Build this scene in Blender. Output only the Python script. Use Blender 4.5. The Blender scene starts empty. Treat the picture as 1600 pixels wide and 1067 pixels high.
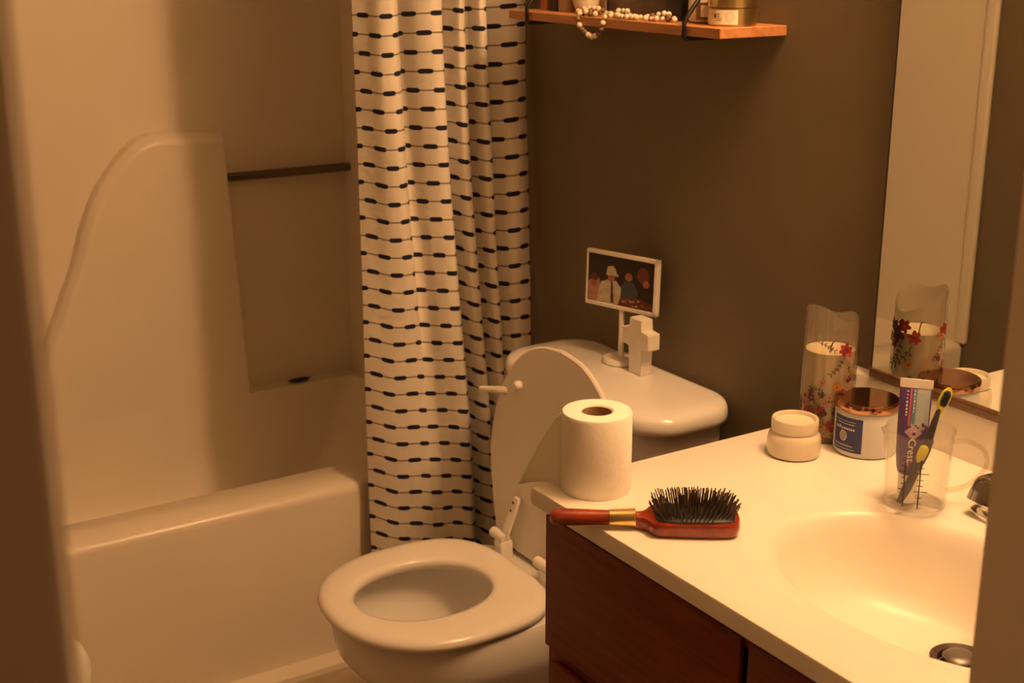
import bpy, bmesh, math, random
import numpy as np
from mathutils import Vector, Matrix
random.seed(7)
SC = bpy.context.scene
COL = SC.collection
PI = math.pi

# ------------------------------------------------------------------ camera, world, exposure
H = 1.48
FWD = Vector((-0.8088, 0.5113, -0.2906)).normalized()
RGT = FWD.cross(Vector((0, 0, 1))).normalized()
UPV = RGT.cross(FWD)
cd = bpy.data.cameras.new('camera')
cd.sensor_width = 36
cd.lens = 2117 / 1600 * 36
cd.clip_start = 0.02
cd.dof.use_dof = True
cd.dof.focus_distance = 1.85
cd.dof.aperture_fstop = 8.0
cam = bpy.data.objects.new('camera', cd)
COL.objects.link(cam)
M = Matrix((RGT, UPV, -FWD)).transposed().to_4x4()
M.translation = (0, 0, H)
cam.matrix_world = M
SC.camera = cam

wd = bpy.data.worlds.new('world')
SC.world = wd
wd.use_nodes = True
wd.node_tree.nodes['Background'].inputs[0].default_value = (1.0, 0.42, 0.13, 1)
wd.node_tree.nodes['Background'].inputs[1].default_value = 0.13
SC.view_settings.view_transform = 'Standard'
SC.view_settings.look = 'None'
SC.view_settings.gamma = 1
SC.view_settings.use_curve_mapping = False
SC.view_settings.exposure = 0.0
LAMP_COL = (1.0, 0.54, 0.235)
LAMP_POWER = 290.0

# ------------------------------------------------------------------ materials
MATS = {}
def mat(name, col, rough=0.5, metal=0.0, spec=0.5, noise=0.0, nscale=20, bump=0.0, bscale=200, trans=0.0, coat=0.0, sss=0.0, emit=None):
    if name in MATS:
        return MATS[name]
    m = bpy.data.materials.new(name)
    m.use_nodes = True
    nt = m.node_tree
    b = nt.nodes['Principled BSDF']
    b.inputs['Base Color'].default_value = (*col, 1)
    b.inputs['Roughness'].default_value = rough
    b.inputs['Metallic'].default_value = metal
    b.inputs['Specular IOR Level'].default_value = spec
    b.inputs['Transmission Weight'].default_value = trans
    b.inputs['Coat Weight'].default_value = coat
    if sss:
        b.inputs['Subsurface Weight'].default_value = sss
        b.inputs['Subsurface Radius'].default_value = (0.01, 0.006, 0.003)
    tc = nt.nodes.new('ShaderNodeTexCoord')
    if noise:
        n = nt.nodes.new('ShaderNodeTexNoise')
        n.inputs['Scale'].default_value = nscale
        n.inputs['Detail'].default_value = 5
        nt.links.new(tc.outputs['Object'], n.inputs['Vector'])
        r = nt.nodes.new('ShaderNodeValToRGB')
        r.color_ramp.elements[0].position = 0.3
        r.color_ramp.elements[1].position = 0.7
        r.color_ramp.elements[0].color = (*[c * (1 - noise) for c in col], 1)
        r.color_ramp.elements[1].color = (*[min(1, c * (1 + noise)) for c in col], 1)
        nt.links.new(n.outputs['Fac'], r.inputs['Fac'])
        nt.links.new(r.outputs['Color'], b.inputs['Base Color'])
    if bump:
        n2 = nt.nodes.new('ShaderNodeTexNoise')
        n2.inputs['Scale'].default_value = bscale
        n2.inputs['Detail'].default_value = 3
        nt.links.new(tc.outputs['Object'], n2.inputs['Vector'])
        bp = nt.nodes.new('ShaderNodeBump')
        bp.inputs['Strength'].default_value = bump
        bp.inputs['Distance'].default_value = 0.002
        nt.links.new(n2.outputs['Fac'], bp.inputs['Height'])
        nt.links.new(bp.outputs['Normal'], b.inputs['Normal'])
    if emit:
        b.inputs['Emission Color'].default_value = (*emit[0], 1)
        b.inputs['Emission Strength'].default_value = emit[1]
    MATS[name] = m
    return m

def wood(name, c1, c2, rough=0.4, scale=(3, 40, 40), coat=0.0):
    m = bpy.data.materials.new(name)
    m.use_nodes = True
    nt = m.node_tree
    b = nt.nodes['Principled BSDF']
    b.inputs['Roughness'].default_value = rough
    b.inputs['Coat Weight'].default_value = coat
    b.inputs['Coat Roughness'].default_value = 0.15
    tc = nt.nodes.new('ShaderNodeTexCoord')
    mp = nt.nodes.new('ShaderNodeMapping')
    mp.inputs['Scale'].default_value = scale
    nt.links.new(tc.outputs['Object'], mp.inputs['Vector'])
    n = nt.nodes.new('ShaderNodeTexNoise')
    n.inputs['Scale'].default_value = 3
    n.inputs['Detail'].default_value = 6
    n.inputs['Distortion'].default_value = 0.6
    nt.links.new(mp.outputs['Vector'], n.inputs['Vector'])
    r = nt.nodes.new('ShaderNodeValToRGB')
    r.color_ramp.elements[0].position = 0.32
    r.color_ramp.elements[1].position = 0.68
    r.color_ramp.elements[0].color = (*c1, 1)
    r.color_ramp.elements[1].color = (*c2, 1)
    nt.links.new(n.outputs['Fac'], r.inputs['Fac'])
    nt.links.new(r.outputs['Color'], b.inputs['Base Color'])
    bp = nt.nodes.new('ShaderNodeBump')
    bp.inputs['Strength'].default_value = 0.15
    bp.inputs['Distance'].default_value = 0.002
    nt.links.new(n.outputs['Fac'], bp.inputs['Height'])
    nt.links.new(bp.outputs['Normal'], b.inputs['Normal'])
    MATS[name] = m
    return m

def thin_glass(name, tint=(0.97, 0.97, 0.95), ior=1.45, rough=0.02, milk=0.0):
    m = bpy.data.materials.new(name)
    m.use_nodes = True
    nt = m.node_tree
    nt.nodes.remove(nt.nodes['Principled BSDF'])
    out = nt.nodes['Material Output']
    fr = nt.nodes.new('ShaderNodeFresnel')
    gm = nt.nodes.new('ShaderNodeNewGeometry')
    mr_ = nt.nodes.new('ShaderNodeMapRange')
    mr_.inputs['To Min'].default_value = ior
    mr_.inputs['To Max'].default_value = 1 / ior
    nt.links.new(gm.outputs['Backfacing'], mr_.inputs['Value'])
    nt.links.new(mr_.outputs['Result'], fr.inputs['IOR'])
    t = nt.nodes.new('ShaderNodeBsdfTransparent')
    t.inputs[0].default_value = (*tint, 1)
    g = nt.nodes.new('ShaderNodeBsdfGlossy')
    g.inputs['Roughness'].default_value = rough
    mx = nt.nodes.new('ShaderNodeMixShader')
    nt.links.new(fr.outputs[0], mx.inputs[0])
    nt.links.new(t.outputs[0], mx.inputs[1])
    nt.links.new(g.outputs[0], mx.inputs[2])
    last = mx.outputs[0]
    if milk:
        df = nt.nodes.new('ShaderNodeBsdfDiffuse')
        df.inputs[0].default_value = (0.6, 0.55, 0.48, 1)
        m2 = nt.nodes.new('ShaderNodeMixShader')
        m2.inputs[0].default_value = milk
        nt.links.new(last, m2.inputs[1])
        nt.links.new(df.outputs[0], m2.inputs[2])
        last = m2.outputs[0]
    nt.links.new(last, out.inputs['Surface'])
    MATS[name] = m
    return m

mat('taupe_paint', (0.175, 0.142, 0.092), rough=0.65, spec=0.3, noise=0.05, nscale=6, bump=0.12, bscale=260)
mat('ceiling_paint', (0.75, 0.72, 0.66), rough=0.9, bump=0.2, bscale=120)
mat('trim_paint', (0.78, 0.71, 0.60), rough=0.5, noise=0.03, nscale=8)
mat('hall_paint', (0.45, 0.38, 0.29), rough=0.8, noise=0.04)
mat('floor_vinyl', (0.42, 0.34, 0.25), rough=0.45, noise=0.18, nscale=14)
mat('fiberglass', (0.80, 0.74, 0.64), rough=0.28, spec=0.5, noise=0.02, nscale=5)
mat('porcelain', (0.80, 0.79, 0.77), rough=0.12, spec=0.6, noise=0.01, nscale=4)
mat('seat_enamel', (0.83, 0.80, 0.755), rough=0.22, spec=0.5, noise=0.01)
mat('white_plastic', (0.86, 0.83, 0.78), rough=0.35, noise=0.02)
mat('bag_plastic', (0.9, 0.88, 0.84), rough=0.45, noise=0.05, nscale=30, bump=0.5, bscale=60)
mat('cultured_marble', (0.86, 0.82, 0.75), rough=0.31, spec=0.32, noise=0.02, nscale=6)
mat('chrome', (0.72, 0.71, 0.70), rough=0.10, metal=1.0, noise=0.03, nscale=30)
mat('dull_metal', (0.16, 0.145, 0.13), rough=0.4, metal=0.7, noise=0.1, nscale=60)
mat('dark_chrome', (0.20, 0.16, 0.13), rough=0.25, metal=1.0, noise=0.05)
mat('mirror_silver', (0.86, 0.88, 0.84), rough=0.0, metal=1.0)
mat('mirror_edge', (0.03, 0.028, 0.022), rough=0.4, noise=0.05)
mat('rail_brown', (0.17, 0.088, 0.042), rough=0.4, noise=0.3, nscale=25)
mat('paper', (0.92, 0.90, 0.86), rough=0.95, spec=0.1, noise=0.02, nscale=80, bump=0.25, bscale=170)
mat('cardboard', (0.36, 0.22, 0.13), rough=0.9, noise=0.15, nscale=60)
mat('brass_band', (0.75, 0.58, 0.25), rough=0.25, metal=1.0, noise=0.05)
mat('black_rubber', (0.016, 0.014, 0.013), rough=0.5, noise=0.1)
mat('bristle_nylon', (0.040, 0.024, 0.017), rough=0.4, noise=0.1)
mat('black_metal', (0.012, 0.011, 0.011), rough=0.4, metal=0.3, noise=0.05)
mat('frosted_jar', (0.70, 0.64, 0.52), rough=0.28, noise=0.04, nscale=30, coat=0.3)
mat('grey_ceramic', (0.58, 0.60, 0.60), rough=0.35, noise=0.03)
mat('copper_lid', (0.50, 0.27, 0.17), rough=0.12, metal=1.0, noise=0.08, nscale=30)
mat('label_blue', (0.030, 0.040, 0.16), rough=0.55, noise=0.08, nscale=60)
mat('label_print', (0.72, 0.68, 0.62), rough=0.6, noise=0.05)
mat('wax', (0.74, 0.66, 0.52), rough=0.5, sss=0.2, noise=0.04, nscale=30)
mat('petal_red', (0.26, 0.018, 0.012), rough=0.5, noise=0.3, nscale=150)
mat('petal_orange', (0.36, 0.14, 0.02), rough=0.5, noise=0.2, nscale=150)
mat('petal_pink', (0.40, 0.17, 0.13), rough=0.5, noise=0.2, nscale=150)
mat('petal_plum', (0.10, 0.02, 0.035), rough=0.5, noise=0.2, nscale=150)
mat('leaf_green', (0.07, 0.075, 0.03), rough=0.6, noise=0.3, nscale=150)
mat('twig_brown', (0.10, 0.05, 0.02), rough=0.6, noise=0.2, nscale=150)
mat('tube_purple', (0.10, 0.05, 0.20), rough=0.35, noise=0.1, nscale=60)
mat('tube_silver', (0.38, 0.46, 0.52), rough=0.35, noise=0.1, nscale=60)
mat('tube_teal', (0.13, 0.24, 0.32), rough=0.35, noise=0.1, nscale=60)
mat('tube_pink', (0.55, 0.12, 0.20), rough=0.4, noise=0.1, nscale=60)
mat('tube_lilac', (0.50, 0.36, 0.46), rough=0.4, noise=0.2, nscale=90)
mat('tube_white', (0.86, 0.84, 0.80), rough=0.4, noise=0.03)
mat('brush_lime', (0.62, 0.62, 0.03), rough=0.4, noise=0.05)
mat('brush_dark', (0.055, 0.05, 0.06), rough=0.4, noise=0.1)
mat('brush_navy', (0.012, 0.016, 0.035), rough=0.6, noise=0.1)
mat('scale_print', (0.035, 0.022, 0.018), rough=0.6, noise=0.1)
mat('bead_pale', (0.72, 0.62, 0.50), rough=0.5, noise=0.15, nscale=90)
mat('bead_brown', (0.16, 0.09, 0.05), rough=0.5, noise=0.15, nscale=90)
mat('string', (0.45, 0.36, 0.26), rough=0.9, noise=0.1)
mat('gold_tin', (0.70, 0.55, 0.28), rough=0.3, metal=1.0, noise=0.06, nscale=40)
mat('cream_label', (0.80, 0.74, 0.62), rough=0.7, noise=0.05, nscale=40)
mat('label_brown', (0.22, 0.11, 0.05), rough=0.6, noise=0.15, nscale=40)
mat('smoke_panel', (0.10, 0.085, 0.065), rough=0.25, noise=0.1)
mat('smoke_inset', (0.22, 0.19, 0.15), rough=0.35, noise=0.1)
mat('book_black', (0.014, 0.013, 0.013), rough=0.5, noise=0.1)
mat('book_orange', (0.42, 0.16, 0.06), rough=0.6, noise=0.15)
mat('book_tan', (0.42, 0.30, 0.18), rough=0.7, noise=0.15)
mat('white_wood', (0.80, 0.76, 0.69), rough=0.55, noise=0.05, nscale=30, bump=0.1, bscale=90)
mat('photo_dark', (0.030, 0.020, 0.018), rough=0.25, noise=0.2)
mat('photo_cream', (0.52, 0.47, 0.38), rough=0.3, noise=0.2, nscale=120)
mat('photo_skin', (0.34, 0.12, 0.07), rough=0.3, noise=0.2, nscale=120)
mat('photo_blue', (0.055, 0.075, 0.10), rough=0.3, noise=0.2, nscale=120)
mat('photo_maroon', (0.11, 0.03, 0.02), rough=0.3, noise=0.3, nscale=120)
mat('photo_rose', (0.42, 0.24, 0.19), rough=0.3, noise=0.2, nscale=120)
mat('drain_dark', (0.05, 0.03, 0.02), rough=0.5, noise=0.4, nscale=120)
mat('bulb_glow', (1, 0.9, 0.75), rough=0.4, emit=(LAMP_COL, LAMP_POWER))
mat('clip_dark', (0.02, 0.013, 0.01), rough=0.4, noise=0.1)
wood('cabinet_wood', (0.115, 0.014, 0.0032), (0.20, 0.028, 0.006), rough=0.55, scale=(3, 40, 40), coat=0.0)
wood('shelf_wood', (0.40, 0.17, 0.06), (0.55, 0.26, 0.10), rough=0.5, scale=(3, 30, 30))
wood('brush_wood', (0.19, 0.020, 0.008), (0.32, 0.045, 0.014), rough=0.22, scale=(10, 10, 10), coat=0.7)
thin_glass('clear_glass', tint=(0.975, 0.97, 0.955), ior=1.5)
thin_glass('handle_glass', tint=(0.90, 0.88, 0.82), ior=1.55)
thin_glass('vase_glass', tint=(0.88, 0.86, 0.80), ior=1.6, milk=0.12)

def curtain_material():
    m = bpy.data.materials.new('curtain_cloth')
    m.use_nodes = True
    nt = m.node_tree
    L = nt.links.new
    b = nt.nodes['Principled BSDF']
    b.inputs['Roughness'].default_value = 0.85
    b.inputs['Specular IOR Level'].default_value = 0.2
    uv = nt.nodes.new('ShaderNodeUVMap')
    uv.uv_map = 'UVMap'
    sp = nt.nodes.new('ShaderNodeSeparateXYZ')
    L(uv.outputs['UV'], sp.inputs[0])
    def mth(op, a, bb=None, cc=None):
        n = nt.nodes.new('ShaderNodeMath')
        n.operation = op
        for i, v in enumerate((a, bb, cc)):
            if v is None:
                continue
            if isinstance(v, (int, float)):
                n.inputs[i].default_value = v
            else:
                L(v, n.inputs[i])
        return n.outputs[0]
    row = mth('DIVIDE', sp.outputs[1], 0.0345)
    ri = mth('FLOOR', row)
    fr = mth('SUBTRACT', row, ri)
    dv = mth('ABSOLUTE', mth('SUBTRACT', fr, 0.5))
    odd = mth('MODULO', ri, 2.0)
    col = mth('ADD', mth('DIVIDE', sp.outputs[0], 0.0445), mth('MULTIPLY', odd, 0.5))
    cf = mth('SUBTRACT', col, mth('FLOOR', col))
    du = mth('ABSOLUTE', mth('SUBTRACT', cf, 0.5))
    # rounded dash : thickness shrinks at its ends
    halfw = mth('MULTIPLY', mth('POWER', mth('MAXIMUM', mth('SUBTRACT', 1.0, mth('POWER', mth('DIVIDE', du, 0.27), 6.0)), 0.0), 0.5), 0.132)
    dash = mth('LESS_THAN', dv, halfw)
    line = mth('LESS_THAN', dv, 0.042)
    mx1 = nt.nodes.new('ShaderNodeMix')
    mx1.data_type = 'RGBA'
    mx1.inputs[6].default_value = (0.80, 0.76, 0.69, 1)
    mx1.inputs[7].default_value = (0.24, 0.20, 0.15, 1)
    L(line, mx1.inputs[0])
    mx2 = nt.nodes.new('ShaderNodeMix')
    mx2.data_type = 'RGBA'
    mx2.inputs[7].default_value = (0.018, 0.020, 0.035, 1)
    L(dash, mx2.inputs[0])
    L(mx1.outputs[2], mx2.inputs[6])
    L(mx2.outputs[2], b.inputs['Base Color'])
    n = nt.nodes.new('ShaderNodeTexNoise')
    n.inputs['Scale'].default_value = 28
    n.inputs['Detail'].default_value = 4
    L(uv.outputs['UV'], n.inputs['Vector'])
    bp = nt.nodes.new('ShaderNodeBump')
    bp.inputs['Strength'].default_value = 0.6
    bp.inputs['Distance'].default_value = 0.006
    L(n.outputs['Fac'], bp.inputs['Height'])
    L(bp.outputs['Normal'], b.inputs['Normal'])
    MATS['curtain_cloth'] = m
curtain_material()

# ------------------------------------------------------------------ helpers
def tag(o, label=None, cat=None, group=None, kind=None):
    if label: o['label'] = label
    if cat: o['category'] = cat
    if group: o['group'] = group
    if kind: o['kind'] = kind
    return o

def thing(name, label, cat, loc=(0, 0, 0), rz=0.0, group=None):
    o = bpy.data.objects.new(name, None)
    o.empty_display_size = 0.02
    COL.objects.link(o)
    o.location = loc
    o.rotation_euler = (0, 0, rz)
    return tag(o, label, cat, group)

def obj(name, bm, m, parent=None, smooth=True, angle=40):
    bmesh.ops.recalc_face_normals(bm, faces=bm.faces)
    me = bpy.data.meshes.new(name)
    bm.to_mesh(me)
    bm.free()
    for x in (m if isinstance(m, (list, tuple)) else [m]):
        me.materials.append(MATS[x])
    if smooth:
        for p in me.polygons:
            p.use_smooth = True
        me.set_sharp_from_angle(angle=math.radians(angle))
    o = bpy.data.objects.new(name, me)
    COL.objects.link(o)
    if parent:
        o.parent = parent
    return o

def box(bm, c, s, bevel=0.0, seg=2, rot=None, mi=0):
    """box centred at c with full sizes s"""
    r = bmesh.ops.create_cube(bm, size=1.0)
    vs = r['verts']
    bmesh.ops.scale(bm, vec=s, verts=vs)
    if bevel:
        es = list({e for v in vs for e in v.link_edges})
        r2 = bmesh.ops.bevel(bm, geom=es, offset=bevel, segments=seg, affect='EDGES', profile=0.5)
        vs = list({v for f in r2['faces'] for v in f.verts} | {v for v in vs if v.is_valid})
    if rot is not None:
        bmesh.ops.transform(bm, matrix=rot, verts=vs)
    bmesh.ops.translate(bm, vec=c, verts=vs)
    if mi:
        for f in {f for v in vs for f in v.link_faces}:
            f.material_index = mi
    return vs

def bb(bm, x0, x1, y0, y1, z0, z1, bevel=0.0, seg=2):
    return box(bm, ((x0 + x1) / 2, (y0 + y1) / 2, (z0 + z1) / 2), (x1 - x0, y1 - y0, z1 - z0), bevel, seg)

def loft(bm, rings, close=True, cap0=True, cap1=True, mi=0):
    R = [[bm.verts.new(p) for p in r] for r in rings]
    n = len(R[0])
    for a, b in zip(R, R[1:]):
        for i in range(n if close else n - 1):
            j = (i + 1) % n
            f = bm.faces.new((a[i], a[j], b[j], b[i]))
            f.material_index = mi
    if cap0: bm.faces.new(R[0][::-1]).material_index = mi
    if cap1: bm.faces.new(R[-1]).material_index = mi
    return R

def lathe(bm, prof, seg=40, c=(0, 0, 0), cap0=True, cap1=True, mi=0, sx=1.0, sy=1.0):
    rings = []
    for r, z in prof:
        rings.append([(c[0] + sx * r * math.cos(2 * PI * i / seg), c[1] + sy * r * math.sin(2 * PI * i / seg), c[2] + z) for i in range(seg)])
    return loft(bm, rings, True, cap0, cap1, mi)

def tube(bm, pts, rad, seg=10, caps=True, mi=0):
    pts = [Vector(p) for p in pts]
    rings = []
    up = Vector((0, 0, 1))
    prevn = None
    for i, p in enumerate(pts):
        d = (pts[min(i + 1, len(pts) - 1)] - pts[max(i - 1, 0)]).normalized()
        if prevn is None:
            a = up if abs(d.dot(up)) < 0.9 else Vector((1, 0, 0))
            n = (a - d * a.dot(d)).normalized()
        else:
            n = (prevn - d * prevn.dot(d)).normalized()
        prevn = n
        bnm = d.cross(n)
        r = rad[i] if isinstance(rad, (list, tuple)) else rad
        rings.append([p + n * (r * math.cos(2 * PI * k / seg)) + bnm * (r * math.sin(2 * PI * k / seg)) for k in range(seg)])
    return loft(bm, rings, True, caps, caps, mi)

def cr(pts, n):
    """Catmull-Rom through points, n samples per span"""
    P = [Vector(p) for p in pts]
    P = [P[0] * 2 - P[1]] + P + [P[-1] * 2 - P[-2]]
    out = []
    for i in range(1, len(P) - 2):
        a, b, c, d = P[i - 1:i + 3]
        for k in range(n):
            t = k / n
            out.append(0.5 * ((2 * b) + (c - a) * t + (2 * a - 5 * b + 4 * c - d) * t * t + (3 * b - a - 3 * c + d) * t ** 3))
    out.append(P[-2])
    return out

def poly_prism(bm, pts, z0, z1, mi=0):
    return loft(bm, [[(p[0], p[1], z0) for p in pts], [(p[0], p[1], z1) for p in pts]], mi=mi)

def sup(cx, cy, a, b, n=2.0, seg=48, b2=None, n2=None):
    """superellipse, half width a (x), half length b (+y) and b2 (-y)"""
    out = []
    for i in range(seg):
        t = 2 * PI * i / seg
        c, s = math.cos(t), math.sin(t)
        bbv = b if s >= 0 else (b2 or b)
        nn = n if s >= 0 else (n2 or n)
        out.append((cx + a * math.copysign(abs(c) ** (2 / nn), c), cy + bbv * math.copysign(abs(s) ** (2 / nn), s)))
    return out

# ------------------------------------------------------------------ the room
YW = 1.437      # wall with mirror, toilet and shelf
YO = -0.125     # opposite wall
XB = -3.045      # wall behind the tub
XD = -0.57      # inner face of the door wall
XH = -0.45      # hall face of the door wall
ZC = 2.42
D0, D1 = 0.099, 0.768   # door opening

def struct(name, bm, m, label, cat, smooth=False):
    o = obj(name, bm, m, None, smooth)
    return tag(o, label, cat, kind='structure')

b = bmesh.new(); bb(b, XB - 0.1, 1.6, -1.6, 2.6, -0.05, 0)
struct('floor', b, 'floor_vinyl', 'beige vinyl floor of the bathroom', 'floor')
b = bmesh.new(); bb(b, XB - 0.1, XH, YO - 0.1, YW + 0.1, ZC, ZC + 0.05)
struct('ceiling', b, 'ceiling_paint', 'off-white bathroom ceiling', 'ceiling')
b = bmesh.new(); bb(b, XB - 0.1, XD + 0.12, YW, YW + 0.1, 0, ZC)
struct('wall_back', b, 'taupe_paint', 'taupe painted wall behind toilet and mirror', 'wall')
b = bmesh.new(); bb(b, XB - 0.1, XD + 0.12, YO - 0.1, YO, 0, ZC)
struct('wall_opposite', b, 'taupe_paint', 'taupe painted wall seen in the mirror', 'wall')
b = bmesh.new(); bb(b, XB - 0.1, XB, YO, YW, 0, ZC)
struct('wall_far', b, 'taupe_paint', 'wall behind the bathtub surround', 'wall')
b = bmesh.new()
bb(b, XD, XH, -1.6, D0 - 0.02, 0, ZC); bb(b, XD, XH, D1 + 0.02, 2.6, 0, ZC); bb(b, XD, XH, D0 - 0.02, D1 + 0.02, 2.05, ZC)
struct('wall_door', b, 'hall_paint', 'wall with the open bathroom doorway', 'wall')
# jamb lining and casing around the opening
b = bmesh.new()
bb(b, XD - 0.005, XH + 0.005, D0 - 0.02, D0, 0, 2.03); bb(b, XD - 0.005, XH + 0.005, D1, D1 + 0.02, 0, 2.03)
bb(b, XD - 0.005, XH + 0.005, D0 - 0.02, D1 + 0.02, 2.03, 2.05)
struct('trim_1', b, 'trim_paint', 'painted jamb lining the open doorway', 'door jamb')
b = bmesh.new()
bb(b, XH, XH + 0.016, D0 - 0.075, D0 - 0.004, 0, 2.1, 0.004); bb(b, XH, XH + 0.016, D1 + 0.004, D1 + 0.075, 0, 2.1, 0.004)
bb(b, XH, XH + 0.016, D0 - 0.075, D1 + 0.075, 2.035, 2.106, 0.004)
struct('trim_2', b, 'trim_paint', 'door casing on the hall side of the doorway', 'door casing')
b = bmesh.new(); bb(b, -2.34, -1.335, YW - 0.012, YW, 0, 0.09, 0.003)
struct('baseboard_back', b, 'trim_paint', 'low baseboard on the wall behind the toilet', 'baseboard')
b = bmesh.new(); bb(b, -2.35, -1.335, YO, YO + 0.012, 0, 0.09, 0.003)
struct('baseboard_opposite', b, 'trim_paint', 'low baseboard on the wall facing the vanity', 'baseboard')
b = bmesh.new()
loft(b, [[(-2.36, y, 0), (-2.318, y, 0), (-2.32, y, 0.012), (-2.335, y, 0.02), (-2.36, y, 0.021)] for y in (YO + 0.013, YW - 0.013)])
struct('trim_3', b, 'trim_paint', 'pale base strip along the foot of the bathtub', 'trim', True)

# ------------------------------------------------------------------ bathtub with moulded surround
XA = -2.345     # apron face
ZR = 0.395      # rim height
tub = thing('bathtub', 'cream fiberglass bathtub with moulded wall surround', 'bathtub', (XA, (YO + YW) / 2, 0))
def T(o):      # parent to an Empty that is not at the origin, keeping world coordinates
    o.matrix_parent_inverse = Matrix.Translation(o.parent.location).inverted()
    return o
def rring(x0, x1, y0, y1, r, z, seg=6):
    out = []
    for cx, cy, a0 in ((x1 - r, y1 - r, 0), (x0 + r, y1 - r, PI / 2), (x0 + r, y0 + r, PI), (x1 - r, y0 + r, 3 * PI / 2)):
        for k in range(seg + 1):
            a = a0 + k * PI / 2 / seg
            out.append((cx + r * math.cos(a), cy + r * math.sin(a), z))
    return out
b = bmesh.new()
yA, yB = YO + 0.006, YW - 0.006
outer = [(0.0, 0.0), (0.0, ZR - 0.020), (-0.002, ZR - 0.011), (-0.008, ZR - 0.003), (-0.017, ZR)]
rings = []
for dx, z in outer:
    x1 = XA + dx
    rings.append(rring(XB + 0.002, x1 - (0.012 if z == 0 else 0), yA, yB, 0.006, z))
for (x0, x1, y0, y1, r, z) in ((-2.9928, -2.455, yA + 0.03, yB - 0.012, 0.035, ZR), (-2.9926, -2.468, yA + 0.04, yB - 0.014, 0.045, ZR - 0.012),
                               (-2.9905, -2.485, yA + 0.07, yB - 0.03, 0.07, 0.30), (-2.945, -2.53, yA + 0.16, yB - 0.10, 0.12, 0.11), (-2.89, -2.59, yA + 0.23, yB - 0.18, 0.12, 0.075)):
    rings.append(rring(x0, x1, y0, y1, r, z))
loft(b, rings, cap0=False)
T(obj('basin', b, 'fiberglass', tub, True, 50))

# back surround: raised shoulder panel with an S-curved edge, recess with a bar beside it
curve = [(0.40, 0.37), (0.52, 0.40), (0.62, 0.47), (0.691, 0.60), (0.736, 0.70), (0.762, 0.761), (0.783, 0.826), (0.816, 0.90), (0.85, 0.949), (0.896, 1.001), (0.935, 1.026), (0.975, 1.036), (1.053, 1.031), (1.132, 1.027)]
edge = [(1.110, 1.032), (1.140, 0.375), (1.45, 0.372)]
curve = [(y * 0.984, 1.48 - (1.48 - z) * 0.984) for y, z in curve]
CP = np.array([tuple(p)[:2] for p in cr([(y, z, 0) for y, z in curve], 6)])
EP = np.array(edge)
def dist(P, Y, Z):
    dm = np.full(Y.shape, 9.0)
    for (ay, az), (by, bz) in zip(P, P[1:]):
        vy, vz = by - ay, bz - az
        t = np.clip(((Y - ay) * vy + (Z - az) * vz) / (vy * vy + vz * vz + 1e-12), 0, 1)
        dm = np.minimum(dm, np.hypot(Y - ay - t * vy, Z - az - t * vz))
    return dm
ys = np.unique(np.concatenate([np.linspace(YO + 0.004, 0.55, 60), np.linspace(0.55, 1.0, 200), np.linspace(1.0, YW - 0.002, 70), np.linspace(1.09, 1.155, 40)]))
zs = np.unique(np.concatenate([np.linspace(0.30, 1.10, 300), np.linspace(0.362, 0.385, 10), np.linspace(1.10, 1.98, 20)]))
Yg, Zg = np.meshgrid(ys, zs)
ztop = np.interp(Yg, CP[:, 0], CP[:, 1], left=0.37)
yedge = np.interp(-Zg, [-1.1, -0.375], [1.107, 1.140])
inside = ((Zg < ztop) & (Yg < yedge)) | (Zg < 0.372)
def sm(t):
    t = np.clip(t, 0, 1)
    return t * t * (3 - 2 * t)
dC = dist(CP, Yg, Zg) * np.where(inside, 1, -1)
dE = dist(EP, Yg, Zg) * np.where(inside, 1, -1)
wC = 0.017 + 0.009 * np.clip((Yg - 0.7) / 0.3, 0, 1)
hh = np.minimum(sm((dC + wC) / (2 * wC)), sm((dE + 0.006) / 0.012))
amp = 0.044
Xg = (XB + 0.008) + amp * hh
b = bmesh.new()
V = [[b.verts.new((Xg[i, j], Yg[i, j], Zg[i, j])) for j in range(len(ys))] for i in range(len(zs))]
for i in range(len(zs) - 1):
    for j in range(len(ys) - 1):
        b.faces.new((V[i][j], V[i][j + 1], V[i + 1][j + 1], V[i + 1][j]))
T(obj('back_panel', b, 'fiberglass', tub, True, 60))
for y0, y1, yf in ((YW - 0.005, YW - 0.001, -1), (YO + 0.001, YO + 0.005, 1)):
    b = bmesh.new()
    bb(b, XB + 0.004, -2.352, y0, y1, ZR - 0.002, 1.98)
    yy = y0 if yf < 0 else y1
    box(b, (-2.349, yy + yf * 0.0055, (ZR + 1.98) / 2), (0.035, 0.018, 1.98 - ZR), 0.006, 3)
    T(obj('end_panel', b, 'fiberglass', tub, True, 40))
b = bmesh.new()
tube(b, [(-3.015, 1.098, 0.926), (-3.015, YW - 0.005, 0.923)], 0.0105, 14)
tag(T(obj('grab_bar', b, 'dark_chrome', tub)), 'dark metal bar across the recess')

hc = thing('hair_clip', 'small dark clip lying on the ledge under the bar', 'hair clip', (-3.012, 1.272, 0.396))
b = bmesh.new()
loft(b, [[(0.009 * w * math.cos(a), s, 0.005 + 0.005 * w * math.sin(a)) for a in np.linspace(0, 2 * PI, 10, endpoint=False)] for s, w in ((-0.028, 0.25), (-0.018, 0.8), (0, 1), (0.016, 0.9), (0.03, 0.2))])
obj('body', b, 'clip_dark', hc)
b = bmesh.new()
for s in np.linspace(-0.016, 0.018, 6):
    tube(b, [(0.004, s, 0.009), (0.011, s, 0.006), (0.013, s, 0.001)], [0.0018, 0.0014, 0.0006], 6)
obj('teeth', b, 'clip_dark', hc)

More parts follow.
